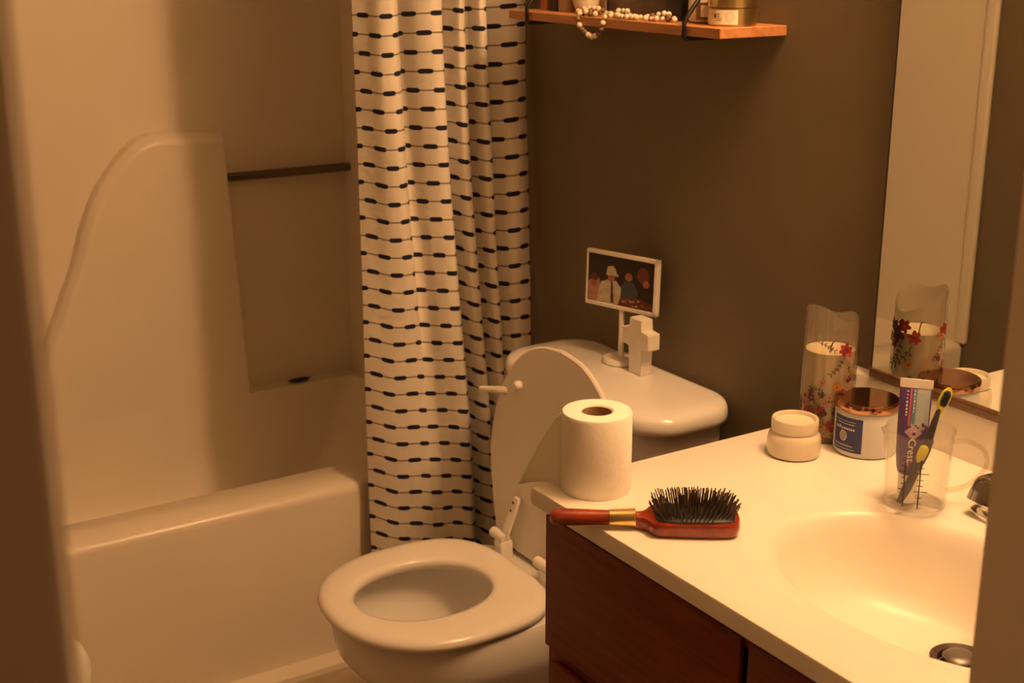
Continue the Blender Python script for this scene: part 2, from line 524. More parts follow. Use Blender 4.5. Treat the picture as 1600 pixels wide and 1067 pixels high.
# ------------------------------------------------------------------ shower curtain
def curtain():
    z0, z1 = 0.12, 1.945
    NZ, per = 120, 14
    # plan lines at the top and at the bottom: (along, out)
    A = Vector((-2.300, 1.110, 0)); Bv = Vector((-2.193, 1.424, 0))
    u = (Bv - A).normalized(); n = Vector((u.y, -u.x, 0)); Lw = (Bv - A).length
    top = [(0.0, -0.012), (0.022, 0.000), (0.045, 0.016), (0.072, 0.019), (0.083, 0.004), (0.076, -0.016), (0.092, -0.012), (0.112, 0.008), (0.138, 0.018), (0.158, 0.015),
           (0.164, -0.004), (0.158, -0.016), (0.172, -0.006), (0.190, 0.012), (0.203, 0.004), (0.198, -0.014), (0.212, -0.008), (0.228, 0.010), (0.243, 0.006), (0.245, -0.010), (0.256, -0.006), (0.285, 0.006), (0.312, 0.002), (Lw, -0.012)]
    bot = [(0.004, -0.006), (0.030, 0.006), (0.058, 0.013), (0.086, 0.017), (0.112, 0.018), (0.130, 0.016), (0.146, 0.014), (0.164, 0.018), (0.182, 0.024), (0.200, 0.024),
           (0.210, 0.006), (0.202, -0.016), (0.216, -0.014), (0.236, -0.004), (0.256, -0.004), (0.256, -0.018), (0.264, -0.014), (0.276, 0.0), (0.288, 0.0), (0.287, -0.012), (0.294, -0.010), (0.303, 0.0), (0.313, -0.002), (Lw, -0.010)]
    bm = bmesh.new()
    uvl = bm.loops.layers.uv.new('UVMap')
    ct = [(p.x, p.y) for p in cr([(a, o, 0) for a, o in top], per)]
    cb = [(p.x, p.y) for p in cr([(a, o, 0) for a, o in bot], per)]
    rng = random.Random(3)
    ph = [rng.uniform(0, 6.28) for _ in range(6)]
    rows = []
    UV = {}
    # fabric length along the cloth : same for all rows (mean of top and bottom)
    ls = [0]
    for i in range(1, len(ct)):
        dt = math.hypot(ct[i][0] - ct[i - 1][0], ct[i][1] - ct[i - 1][1])
        db = math.hypot(cb[i][0] - cb[i - 1][0], cb[i][1] - cb[i - 1][1])
        ls.append(ls[-1] + 0.5 * (dt + db))
    for k in range(NZ + 1):
        t = k / NZ
        z = z1 + (z0 - z1) * t
        w = min(1, max(0, (1.42 - z) / 1.15)); w = w * w * (3 - 2 * w) * 0.75 + 0.25 * w
        row = []
        for i in range(len(ct)):
            a = ct[i][0] * (1 - w) + cb[i][0] * w
            o = 2.2 * ct[i][1] * (1 - w) + 1.7 * cb[i][1] * w + 0.055 * w * (a / Lw) ** 2
            o += 0.0022 * math.sin(9 * z + ls[i] * 40 + ph[0]) + 0.0015 * math.sin(21 * z - ls[i] * 65 + ph[1])
            a += 0.0022 * math.sin(5 * z + ls[i] * 15 + ph[2])
            o = max(o, -0.037)
            spread = 1.0 + 0.02 * (1 - z) * (0.5 if z < 1 else 0)
            P = A + u * (a * spread) + n * o
            P.y = min(P.y, YW - 0.008)
            P.x = max(P.x, XA + 0.006)
            sag = 0.004 * math.sin(ls[i] * 30 + ph[3]) + 0.003 * math.sin(ls[i] * 74 + ph[4])
            vtx = bm.verts.new((P.x, P.y, z))
            UV[vtx] = (ls[i], z + sag * t + (0.02 * w - 0.036 * (1 - w)) * ls[i])
            row.append(vtx)
        rows.append(row)
    for r0, r1 in zip(rows, rows[1:]):
        for i in range(len(r0) - 1):
            f = bm.faces.new((r0[i], r1[i], r1[i + 1], r0[i + 1]))
            for l in f.loops:
                l[uvl].uv = UV[l.vert]
    o = obj('shower_curtain', bm, 'curtain_cloth', None, True, 80)
    md = o.modifiers.new('thickness', 'SOLIDIFY')
    md.thickness = 0.0008
    return tag(o, 'white shower curtain with rows of dark dashes bunched against the wall', 'shower curtain')
curtain()
rod = thing('curtain_rod', 'metal shower rod holding the dashed curtain', 'curtain rod', (-2.27, 0.67, 1.975))
b = bmesh.new(); tube(b, [(-2.30, YO + 0.01, 1.975), (-2.30, 1.0, 1.975), (-2.255, YW - 0.01, 1.975)], 0.0125, 16)
T(obj('pole', b, 'chrome', rod))
for k in range(7):
    y = 1.135 + 0.045 * k; x = -2.30 + 0.045 * max(0, (y - 1.0) / (YW - 1.01)); 
    rg = thing('curtain_ring', 'small metal ring hanging the dashed curtain from the rod', 'curtain ring', (x, y, 1.9665), 0, 'rings on the shower rod')
    b = bmesh.new(); tube(b, [(0.0215 * math.cos(a), 0.003 * math.sin(a), 0.0215 * math.sin(a)) for a in np.linspace(0, 2 * PI, 25)], 0.0014, 6, False); obj('hoop', b, 'chrome', rg)
for x, y in ((-2.30, YO + 0.006), (-2.255, YW - 0.006)):
    b = bmesh.new(); tube(b, [(x, y - 0.005, 1.975), (x, y + 0.005, 1.975)], 0.03, 20)
    T(obj('flange', b, 'chrome', rod))

# ------------------------------------------------------------------ toilet
TX = -1.797
toi = thing('toilet', 'white toilet with seat down and lid raised', 'toilet', (TX, 1.1, 0))
def outl(cx, y0, y1, a, z, n=2.1, n2=2.9):
    """egg outline: y0 front tip, y1 back"""
    yc = y0 + (y1 - y0) * 0.5
    return [(x, y, z) for x, y in sup(cx, yc, a, y1 - yc, n2, 64, yc - y0, n)]
b = bmesh.new()
cx = TX - 0.012
spec = [(0.0, .96, 1.30, .115), (0.02, .955, 1.305, .12), (0.07, .96, 1.30, .11), (0.15, .95, 1.29, .105), (0.22, .91, 1.28, .125), (0.28, .865, 1.26, .155), (0.318, .832, 1.235, .170),
        (0.33, .824, 1.225, .175), (0.345, .82, 1.22, .1775), (0.392, .813, 1.215, .1785), (0.401, .818, 1.212, .174), (0.403, .83, 1.20, .165)]
rings = [outl(cx, y0, y1, a, z) for z, y0, y1, a in spec]
for z, y0, y1, a in ((0.403, .840, 1.115, .135), (0.396, .838, 1.118, .137), (0.382, .838, 1.118, .137), (0.372, .838, 1.118, .137), (0.355, .838, 1.115, .136), (0.32, .850, 1.11, .125), (0.26, .90, 1.08, .085), (0.22, .95, 1.06, .05), (0.205, .98, 1.04, .025)):
    rings.append(outl(cx, y0, y1, a, z, 2.1, 2.2))
loft(b, rings)
T(obj('bowl', b, 'porcelain', toi, True, 50))
# deck joining bowl and tank
b = bmesh.new(); box(b, (TX, 1.29, 0.355), (0.24, 0.25, 0.07), 0.02, 3)
T(obj('deck', b, 'porcelain', toi))
# seat ring
b = bmesh.new()
sp = [(0.404, .003, 1), (0.404, .0, 0)]
so = lambda g, z: outl(cx, .797 + g, 1.158 - g, .183 - g, z, 2.15, 3.2)
si = lambda g, z: outl(cx - 0.004, .853 - g, 1.088 + g, .099 + g, z, 2.1, 2.1)
rr = [so(0.012, 0.4055), so(0.003, 0.408), so(0.0, 0.414), so(0.003, 0.421), so(0.010, 0.4255), so(0.022, 0.4272), si(0.014, 0.4272), si(0.005, 0.425), si(0.0, 0.419), si(0.002, 0.411), si(0.006, 0.4055)]
R_ = loft(b, rr, cap0=False, cap1=False)
for i in range(64):
    j = (i + 1) % 64
    b.faces.new((R_[-1][i], R_[-1][j], R_[0][j], R_[0][i]))
T(obj('seat', b, 'seat_enamel', toi, True, 60))
# lid, raised, leaning on the tank
lid_prof = [(-0.148, 0.0), (-0.158, 0.03), (-0.176, 0.085), (-0.192, 0.15), (-0.194, 0.19), (-0.185, 0.245), (-0.163, 0.30), (-0.122, 0.35), (-0.066, 0.382), (0.0, 0.392)]
half = cr([(x, z, 0) for x, z in lid_prof], 5)
LP = [(p.x, p.y) for p in half] + [(-p.x, p.y) for p in half[-2::-1]]
b = bmesh.new()
def lidring(y, g):
    return [(TX + 0.004 + x * (1 - g / 0.19), 1.205 + y + 0.035 * (z / 0.39), 0.412 + g * 0.5 + z * (1 - g / 0.3)) for x, z in LP]
loft(b, [lidring(0.0, 0.004), lidring(-0.0025, 0.0015), lidring(-0.005, 0.0), lidring(-0.009, 0.0), lidring(-0.0115, 0.003)])
lid = T(obj('lid', b, 'seat_enamel', toi, True, 35))
def sub(o, p):        # sub-part of a part that lives in world coordinates
    o.parent = p
    o.matrix_parent_inverse = (Matrix.Translation(p.parent.location) @ p.matrix_parent_inverse).inverted() if False else Matrix.Identity(4)
    return o
for x, z in ((-1.905, 0.712), (-1.69, 0.712)):
    b = bmesh.new(); lathe(b, [(0.0085, 0), (0.009, 0.004), (0.0085, 0.010), (0.006, 0.0125)], 16)
    bmesh.ops.rotate(b, cent=(0, 0, 0), matrix=Matrix.Rotation(PI / 2, 3, 'X'), verts=b.verts)
    bmesh.ops.translate(b, vec=(x, 1.205 - 0.0115 + 0.035 * (z - 0.412) / 0.39 + 0.001, z), verts=b.verts)
    sub(obj('bumper', b, 'white_plastic'), lid)
# hinges: knuckle, post and flat arm screwed to the lid
for hx in (-1.885, -1.742):
    hg = obj('hinge', bmesh.new(), 'white_plastic', toi); bpy.data.objects.remove(hg)
    b = bmesh.new()
    tube(b, [(hx - 0.030, 1.171, 0.440), (hx + 0.012, 1.171, 0.440)], 0.0095, 16)
    bb(b, hx - 0.012, hx + 0.014, 1.160, 1.186, 0.402, 0.436, 0.004)
    pts = cr([(hx + 0.006, 1.172, 0.442), (hx + 0.010, 1.176, 0.462), (hx + 0.011, 1.187, 0.490), (hx + 0.011, 1.195, 0.515)], 5)
    rings = []
    for i, p in enumerate(pts):
        w = 0.0085 if i < len(pts) - 1 else 0.006
        rings.append([(p.x + sx * w, p.y + sy * 0.0028, p.z) for sx, sy in ((-1, -1), (1, -1), (1, 1), (-1, 1))])
    loft(b, rings)
    hg = T(obj('hinge', b, 'white_plastic', toi, True, 40))
    for y, z in ((1.1905, 0.507), (1.1855, 0.493)):
        b = bmesh.new(); tube(b, [(hx + 0.011, y - 0.003, z), (hx + 0.011, y - 0.0045, z)], 0.0022, 8)
        sub(obj('screw', b, 'drain_dark'), hg)
# tank
b = bmesh.new()
def tk(g, z, f=0.0):
    pts = []
    # rounded plan with bowed front
    x0, x1, y0, y1 = TX - 0.212 + g, TX + 0.224 - g, 1.252 + g, 1.424
    for x, y, _ in rring(x0, x1, y0, y1, 0.05 - min(g, .02), 0, 8):
        bow = -0.012 * (1 - ((x - TX) / 0.23) ** 2) if y < 1.32 else 0
        pts.append((x, y + bow, z))
    return pts
loft(b, [tk(0.03, 0.375), tk(0.022, 0.39), tk(0.012, 0.50), tk(0.002, 0.62), tk(0.0, 0.712)])
T(obj('tank', b, 'porcelain', toi, True, 50))
b = bmesh.new()
def tl(g, z):
    pts = []
    x0, x1, y0, y1 = TX - 0.225 + g, TX + 0.245 - g, 1.238 + g, 1.431 - g * 0.4
    for x, y, _ in rring(x0, x1, y0, y1, 0.068 - g * 0.6, 0, 10):
        bow = -0.014 * max(0, 1 - ((x - TX) / 0.235) ** 2) if y < 1.31 else 0
        pts.append((x, y + bow, z))
    return pts
loft(b, [tl(0.012, 0.7105), tl(0.006, 0.712), tl(0.001, 0.716), tl(0.0, 0.724), tl(0.001, 0.734), tl(0.006, 0.7415), tl(0.016, 0.7455), tl(0.035, 0.747)])
T(obj('tank_lid', b, 'porcelain', toi, True, 60))
b = bmesh.new()
tube(b, [(-1.945, 1.262, 0.688), (-1.945, 1.228, 0.688)], 0.010, 14)
pts = cr([(-1.940, 1.226, 0.689), (-1.962, 1.215, 0.6875), (-1.985, 1.206, 0.685), (-2.003, 1.200, 0.683)], 4)
loft(b, [[(p.x, p.y + 0.006 * math.cos(a), p.z + h_ * math.sin(a)) for a in np.linspace(0, 2 * PI, 10, endpoint=False)] for p, h_ in zip(pts, np.linspace(0.0095, 0.004, len(pts)))])
T(obj('flush_lever', b, 'white_plastic', toi))
b = bmesh.new()
tube(b, cr([(-1.60, 1.36, 0.38), (-1.60, 1.37, 0.28), (-1.55, 1.40, 0.2), (-1.55, YW - 0.016, 0.18)], 5), 0.006, 8)
T(obj('supply_line', b, 'chrome', toi))

# ------------------------------------------------------------------ waste bin by the tub
wb = thing('waste_bin', 'white waste bin with a bulging liner beside the bathtub', 'waste bin', (-2.17, 0.375, 0))
b = bmesh.new(); lathe(b, [(0.098, 0), (0.102, 0.004), (0.112, 0.255), (0.115, 0.262), (0.108, 0.262), (0.098, 0.008)], 40, cap1=True)
obj('pail', b, 'white_plastic', wb)
b = bmesh.new()
prof = [(0.112, 0.185), (0.117, 0.20), (0.121, 0.235), (0.121, 0.265), (0.112, 0.295), (0.095, 0.308), (0.085, 0.295), (0.088, 0.25)]
rings = []
rng = random.Random(5)
for r, z in prof:
    rings.append([((r + 0.003 * math.sin(7 * a + z * 40) + 0.0015 * math.sin(17 * a)) * math.cos(a), (r + 0.003 * math.sin(7 * a + z * 40) + 0.0015 * math.sin(17 * a)) * math.sin(a), z + 0.004 * math.sin(5 * a)) for a in np.linspace(0, 2 * PI, 60, endpoint=False)])
loft(b, rings, cap0=False, cap1=True)
obj('liner', b, 'bag_plastic', wb)

# ------------------------------------------------------------------ vanity cabinet and top
CX0, CX1 = -1.34, -0.575
ZK = 0.80
vc = thing('vanity_cabinet', 'dark reddish brown wooden vanity cabinet under the cream counter', 'cabinet', (-0.955, 1.15, 0))
b = bmesh.new()
bb(b, CX0 + 0.020, CX0 + 0.036, 0.905, YW - 0.003, 0.09, 0.776)
bb(b, CX1 - 0.019, CX1 - 0.003, 0.905, YW - 0.003, 0.09, 0.776)
bb(b, CX0 + 0.028, CX1 - 0.019, 0.905, YW - 0.003, 0.09, 0.106)
bb(b, CX0 + 0.028, CX1 - 0.019, YW - 0.012, YW - 0.003, 0.106, 0.776)
bb(b, CX0 + 0.020, CX1 - 0.003, 0.96, YW - 0.003, 0.0, 0.09)
T(obj('carcass', b, 'cabinet_wood', vc, False))
b = bmesh.new()
XL, XR = CX0 + 0.019, CX1 - 0.003
bb(b, XL, XL + 0.022, 0.893, 0.9048, 0.09, 0.7765); bb(b, XR - 0.03, XR, 0.893, 0.9048, 0.09, 0.7765)
bb(b, XL + 0.022, XR - 0.03, 0.893, 0.9048, 0.753, 0.7765); bb(b, XL + 0.022, XR - 0.03, 0.893, 0.9048, 0.09, 0.12)
bb(b, XL + 0.022, XR - 0.03, 0.893, 0.9048, 0.562, 0.582); bb(b, -0.962, -0.930, 0.8975, 0.9048, 0.12, 0.562)
T(obj('face_frame', b, 'cabinet_wood', vc, False))
def panel_front(name, x0, x1, z0, z1, raised, par):
    b = bmesh.new()
    yb, yf = 0.8928, (0.878 if raised else 0.886)
    bb(b, x0, x1, yf, yb, z0, z1, 0.005 if raised else 0.0015, 3)
    o = T(obj(name, b, 'cabinet_wood', par, True, 30))
    if raised:
        b = bmesh.new()
        m = 0.055
        loft(b, [[(x0 + m + g, yf - d, z0 + m + g), (x1 - m - g, yf - d, z0 + m + g), (x1 - m - g, yf - d, z1 - m - g), (x0 + m + g, yf - d, z1 - m - g)] for g, d in ((0, 0.0001), (0.004, 0.003), (0.02, 0.006))])
        sub(obj('raised_panel', b, 'cabinet_wood', None, False), o)
    return o
def pull(x, z, par):
    b = bmesh.new(); lathe(b, [(0.006, 0), (0.005, 0.008), (0.012, 0.014), (0.013, 0.02), (0.008, 0.025)], 18)
    bmesh.ops.rotate(b, cent=(0, 0, 0), matrix=Matrix.Rotation(PI / 2, 3, 'X'), verts=b.verts)
    bmesh.ops.translate(b, vec=(x, 0.8765, z), verts=b.verts)
    sub(obj('knob', b, 'brass_band'), par)
panel_front('drawer_front', XL, -0.9505, 0.582, 0.767, False, vc)
panel_front('drawer_front', -0.938, XR, 0.582, 0.767, False, vc)
d = panel_front('door', XL + 0.020, -0.952, 0.105, 0.568, True, vc); pull(-0.985, 0.50, d)
d = panel_front('door', -0.937, XR - 0.012, 0.105, 0.568, True, vc); pull(-0.925, 0.50, d)

# counter top with integral oval basin
ct_ = thing('countertop', 'cream vanity counter with moulded oval sink', 'countertop', (-0.955, 1.15, 0.8))
SX, SY = -0.890, 1.111
b = bmesh.new()
NS = 96
ang = [2 * PI * i / NS for i in range(NS)]
def rect_ring(z, g=0.0):
    """points of the counter outline along rays from the sink centre"""
    x0, x1, y0, y1 = CX0 + g, CX1 - g * 0.2, 0.876 + g, YW - 0.002
    cor = [math.atan2(yy - SY, xx - SX) % (2 * PI) for xx, yy in ((x0, y0), (x1, y0), (x1, y1), (x0, y1))]
    out = []
    for k, a in enumerate(ang):
        # snap the nearest ray to every corner
        for (xx, yy), ca in zip(((x0, y0), (x1, y0), (x1, y1), (x0, y1)), cor):
            if abs((a - ca + PI) % (2 * PI) - PI) <= PI / NS:
                out.append((xx, yy, z)); break
        else:
            c, s = math.cos(a), math.sin(a)
            ts = []
            if c > 1e-9: ts.append((x1 - SX) / c)
            if c < -1e-9: ts.append((x0 - SX) / c)
            if s > 1e-9: ts.append((y1 - SY) / s)
            if s < -1e-9: ts.append((y0 - SY) / s)
            t = min(ts)
            out.append((SX + c * t, SY + s * t, z))
    return out
def ell(ax, ay, z, dx=0.0, dy=0.0):
    out = []
    for a in ang:
        c, s = math.cos(a), math.sin(a)
        t = 1 / math.sqrt((c / ax) ** 2 + (s / ay) ** 2)
        out.append((SX + dx + c * t, SY + dy + s * t, z))
    return out
rings = [rect_ring(0.777, 0.003), rect_ring(0.777, 0.0), rect_ring(0.796, 0.0), rect_ring(0.799, 0.0012), rect_ring(0.80, 0.004),
         ell(0.262, 0.168, 0.80), ell(0.252, 0.164, 0.7992), ell(0.243, 0.160, 0.7965), ell(0.232, 0.155, 0.7950), ell(0.216, 0.149, 0.7942), ell(0.209, 0.145, 0.792), ell(0.202, 0.140, 0.785), ell(0.194, 0.135, 0.768), ell(0.182, 0.128, 0.738, 0, 0.002), ell(0.164, 0.116, 0.710, 0, 0.006),
         ell(0.135, 0.098, 0.692, 0, 0.016), ell(0.09, 0.070, 0.684, 0, 0.034), ell(0.035, 0.035, 0.680, 0, 0.058), ell(0.024, 0.024, 0.674, 0, 0.058), ell(0.022, 0.022, 0.65, 0, 0.058)]
loft(b, rings, cap0=False)
T(obj('top', b, 'cultured_marble', ct_, True, 35))
b = bmesh.new()
pr = [(YW - 0.0015, 0.8002), (YW - 0.022, 0.8002), (YW - 0.022, 0.862), (YW - 0.0205, 0.867), (YW - 0.017, 0.8695), (YW - 0.0015, 0.870)]
loft(b, [[(x, y, z) for y, z in pr] for x in (CX0, CX1)])
tag(obj('backsplash', b, 'cultured_marble', None, True, 35), 'low cream backsplash strip between counter and mirror', 'backsplash')
b = bmesh.new()
dc = (SX, SY + 0.058)
lathe(b, [(0.0335, 0.6915), (0.034, 0.694), (0.031, 0.6955), (0.0255, 0.692), (0.0235, 0.680), (0.0215, 0.665)], 36, (dc[0], dc[1], -0.010), cap0=False, cap1=True)
dr = T(obj('drain', b, 'drain_dark', ct_))
tag(dr, 'dark stained drain ring')
b = bmesh.new(); lathe(b, [(0.006, 0.667), (0.006, 0.690), (0.018, 0.692), (0.0195, 0.695), (0.017, 0.6975), (0.008, 0.699)], 28, (dc[0] - 0.001, dc[1], -0.010))
sub(obj('stopper', b, 'dull_metal'), dr)

# faucet with two flared lever blocks
fc = thing('faucet', 'chrome two-handle faucet behind the sink', 'faucet', (-0.888, 1.300, ZK))
b = bmesh.new()
loft(b, [[(x, y, z) for x, y in sup(0, 0, a, bq, 3.2, 40)] for z, a, bq in ((0, 0.104, 0.027), (0.006, 0.104, 0.027), (0.010, 0.099, 0.022))])
obj('base_plate', b, 'chrome', fc)
b = bmesh.new()
pts = cr([(0, 0.0, 0.009), (0, -0.005, 0.05), (0, -0.025, 0.068), (0, -0.06, 0.066), (0, -0.088, 0.048)], 6)
tube(b, pts, [0.016 - 0.005 * i / (len(pts) - 1) for i in range(len(pts))], 18)
obj('spout', b, 'chrome', fc)
for sx in (-1, 1):
    b = bmesh.new()
    cxh = sx * 0.078
    lathe(b, [(0.0165, 0.008), (0.0165, 0.012), (0.0145, 0.014), (0.0145, 0.026)], 24, (cxh, 0, 0))
    loft(b, [[(cxh + x, y, z) for x, y in sup(0, 0, a, bq, 5, 40)] for z, a, bq in ((0.0205, 0.0255, 0.0245), (0.0215, 0.0265, 0.0255), (0.044, 0.0205, 0.020), (0.0475, 0.018, 0.0175), (0.0485, 0.013, 0.013))])
    obj('handle', b, 'chrome', fc, True, 30)

# ------------------------------------------------------------------ mirror and lamp
mr = thing('wall_mirror', 'large frameless wall mirror above the vanity backsplash', 'mirror', (-0.94, YW, 0.86))
MX0, MX1, MZ0, MZ1 = -1.279, -0.585, 0.8815, 1.98
YM = 1.4135
b = bmesh.new(); bb(b, MX0 + 0.002, MX1, YM, YM + 0.0008, MZ0, MZ1)
T(obj('glass', b, 'mirror_silver', mr, False))
b = bmesh.new(); bb(b, MX0, MX1 + 0.001, YM + 0.0009, YW - 0.0006, MZ0 - 0.001, MZ1 + 0.001)
bb(b, MX0, MX0 + 0.0019, YM - 0.0006, YM + 0.0009, MZ0, MZ1)
T(obj('backing', b, 'mirror_edge', mr, False))
b = bmesh.new(); bb(b, MX0 - 0.001, MX1, YM - 0.0025, YW - 0.0006, 0.8708, MZ0 - 0.0014, 0.001, 1); bb(b, MX0 - 0.001, MX1, YM - 0.0025, YM - 0.0006, MZ0 - 0.0014, MZ0 + 0.002)
T(obj('bottom_rail', b, 'rail_brown', mr, False))

lf = thing('vanity_light_offscreen', 'row of warm globe bulbs on a bar above the mirror', 'wall lamp', (-0.92, YW, 2.12))
b = bmesh.new(); bb(b, -1.20, -0.64, YW - 0.03, YW - 0.001, 2.075, 2.165, 0.006)
T(obj('bar', b, 'chrome', lf))
for x in (-1.08, -0.92, -0.76):
    b = bmesh.new()
    tube(b, [(x, YW - 0.031, 2.12), (x, YW - 0.062, 2.12)], 0.018, 18)
    sk = T(obj('socket', b, 'white_plastic', lf))
    b = bmesh.new()
    bmesh.ops.create_uvsphere(b, u_segments=24, v_segments=14, radius=0.042)
    bmesh.ops.translate(b, vec=(x, YW - 0.103, 2.12), verts=b.verts)
    sub(obj('bulb_offscreen', b, 'bulb_glow'), sk)

# ------------------------------------------------------------------ wall shelf and what stands on it
SZ = 1.3455
SH0, SH1, SHF = -2.078, -1.512, 1.307
ws = thing('wall_shelf', 'narrow wooden wall shelf on black wire brackets', 'shelf', (-1.795, YW, 1.33))
b = bmesh.new(); bb(b, SH0, SH1, SHF, YW - 0.001, 1.3305, SZ, 0.001, 1)
T(obj('board', b, 'shelf_wood', ws, True, 30))
for x in (-2.013, -1.588):
    b = bmesh.new()
    P = [(x, YW - 0.004, 1.3265), (x, SHF - 0.001, 1.3265), (x, SHF - 0.0042, 1.330), (x, SHF - 0.0042, 1.350), (x, SHF + 0.004, 1.362), (x, YW - 0.006, 1.50)]
    tube(b, P, 0.0034, 10)
    tube(b, [(x, YW - 0.0045, 1.322), (x, YW - 0.0045, 1.515)], 0.0034, 10)
    T(obj('bracket', b, 'black_metal', ws))

def part_lathe(name, prof, m, par, seg=36, **k):
    b = bmesh.new(); lathe(b, prof, seg, **k); return obj(name, b, m, par)

tin = thing('candle_tin', 'gold tin with a cream label at the end of the shelf', 'tin', (-1.5565, 1.368, SZ))
part_lathe('can', [(0.0345, 0), (0.0355, 0.001), (0.0355, 0.0255), (0.034, 0.0265)], 'gold_tin', tin)
tin_lid = part_lathe('lid', [(0.0355, 0.0266), (0.0368, 0.0275), (0.0368, 0.0455), (0.0355, 0.047)], 'gold_tin', tin)
def wrap(bm, pts2, r, th0, mi=0, z0=0.0):
    """polygon of (arc length, height) wrapped on a cylinder of radius r"""
    vs = [bm.verts.new((r * math.cos(th0 + s / r), r * math.sin(th0 + s / r), z0 + z)) for s, z in pts2]
    f = bm.faces.new(vs); f.material_index = mi
    return f
def wrap_patch(bm, s0, s1, z0, z1, r, th0, n=14, mi=0, thick=0.0):
    a = [(s0 + (s1 - s0) * i / n) for i in range(n + 1)]
    vs = [[bm.verts.new((r * math.cos(th0 + s / r), r * math.sin(th0 + s / r), z)) for s in a] for z in (z0, z1)]
    for i in range(n):
        bm.faces.new((vs[0][i], vs[0][i + 1], vs[1][i + 1], vs[1][i])).material_index = mi
cam_ang = math.atan2(-1.368, 1.5565)     # direction from tin to camera
b = bmesh.new(); wrap_patch(b, -0.075, 0.008, 0.003, 0.0235, 0.0359, cam_ang)
lb = obj('label', b, 'cream_label', tin)
b = bmesh.new()
for k in range(24):
    a0, a1 = 2 * PI * k / 24, 2 * PI * (k + 1) / 24
    for ra, rb in ((0.0064, 0.0068), (0.0046, 0.0049)):
        wrap(b, [(-0.004 + ra * math.cos(a0), 0.0145 + ra * math.sin(a0)), (-0.004 + rb * math.cos(a0), 0.0145 + rb * math.sin(a0)), (-0.004 + rb * math.cos(a1), 0.0145 + rb * math.sin(a1)), (-0.004 + ra * math.cos(a1), 0.0145 + ra * math.sin(a1))], 0.0361, cam_ang)
for z in (0.008, 0.011, 0.014, 0.017):
    wrap_patch(b, -0.026, -0.016 - 0.003 * (z > 0.012), z, z + 0.0009, 0.0361, cam_ang, 4)
wrap_patch(b, -0.030, -0.026, 0.012, 0.018, 0.0361, cam_ang, 3)
o = obj('emblem', b, 'label_brown', None); o.parent = lb

cj = thing('cream_jar', 'round pale jar with brown label between tin and black box', 'jar', (-1.622, 1.375, SZ))
part_lathe('jar', [(0.023, 0), (0.0275, 0.003), (0.029, 0.012), (0.029, 0.035), (0.024, 0.045), (0.022, 0.05)], 'frosted_jar', cj)
b = bmesh.new(); wrap_patch(b, -0.018, 0.020, 0.006, 0.031, 0.0293, math.atan2(-1.375, 1.622), 10)
obj('label', b, 'label_brown', cj)
b = bmesh.new(); wrap_patch(b, -0.010, 0.013, 0.010, 0.027, 0.0296, math.atan2(-1.375, 1.622), 10)
obj('label_center', b, 'cream_label', cj)
part_lathe('lid', [(0.0235, 0.0501), (0.0245, 0.051), (0.0245, 0.066), (0.0235, 0.067)], 'gold_tin', cj)

kb = thing('black_box', 'small matte black box standing beside the pale jar', 'box', (-1.690, 1.385, SZ))
b = bmesh.new(); box(b, (0, 0, 0.040), (0.042, 0.042, 0.08), 0.002); obj('carton', b, 'book_black', kb, True, 30)
b = bmesh.new(); box(b, (0, 0, 0.0865), (0.0425, 0.0425, 0.012), 0.002); obj('cap', b, 'book_black', kb, True, 30)

sf = thing('leaning_frame', 'smoky grey picture frame leaning on the wall above the shelf', 'picture frame', (-1.80, 1.402, SZ), 0)
rt = Matrix.Rotation(-0.12, 4, 'X')
b = bmesh.new(); box(b, (0, 0, 0.0715), (0.155, 0.010, 0.140), 0.002, 2, rt); obj('frame', b, 'smoke_panel', sf, True, 30)
b = bmesh.new(); box(b, (0, -0.0052, 0.0795), (0.10, 0.0012, 0.080), 0, 1, rt); obj('picture', b, 'smoke_inset', sf, False)

cu = thing('cream_cup', 'small rounded cream cup behind the bead garland', 'cup', (-1.925, 1.365, SZ))
part_lathe('bowl', [(0.011, 0), (0.0125, 0.001), (0.018, 0.006), (0.022, 0.016), (0.0235, 0.030), (0.0238, 0.045), (0.0225, 0.045), (0.021, 0.018), (0.008, 0.004)], 'frosted_jar', cu)
b = bmesh.new(); tube(b, cr([(-0.022, 0, 0.038), (-0.036, 0, 0.036), (-0.036, 0, 0.018), (-0.021, 0, 0.014)], 5), 0.0028, 8)
obj('handle', b, 'frosted_jar', cu)

def book(label, x, w, m, dep=0.085, h=0.13):
    t = thing('small_book', label, 'book', (x, 1.389, SZ))
    b = bmesh.new()
    for sx in (-1, 1):
        bb(b, min(sx * w / 2, sx * (w / 2 - 0.0015)), max(sx * w / 2, sx * (w / 2 - 0.0015)), -dep / 2, dep / 2, 0, h)
    bb(b, -w / 2, w / 2, -dep / 2 - 0.0015, -dep / 2, 0, h)
    obj('cover', b, m, t, False)
    b = bmesh.new(); bb(b, -w / 2 + 0.0016, w / 2 - 0.0016, -dep / 2 + 0.0002, dep / 2 - 0.003, 0.002, h - 0.002)
    obj('pages', b, 'cream_label', t, False)
book('small book with black spine standing on the shelf', -1.994, 0.020, 'book_black')
book('small book with orange spine beside the black one', -2.026, 0.016, 'book_orange')
book('small book with tan spine beside the cream cup', -1.968, 0.022, 'book_tan')

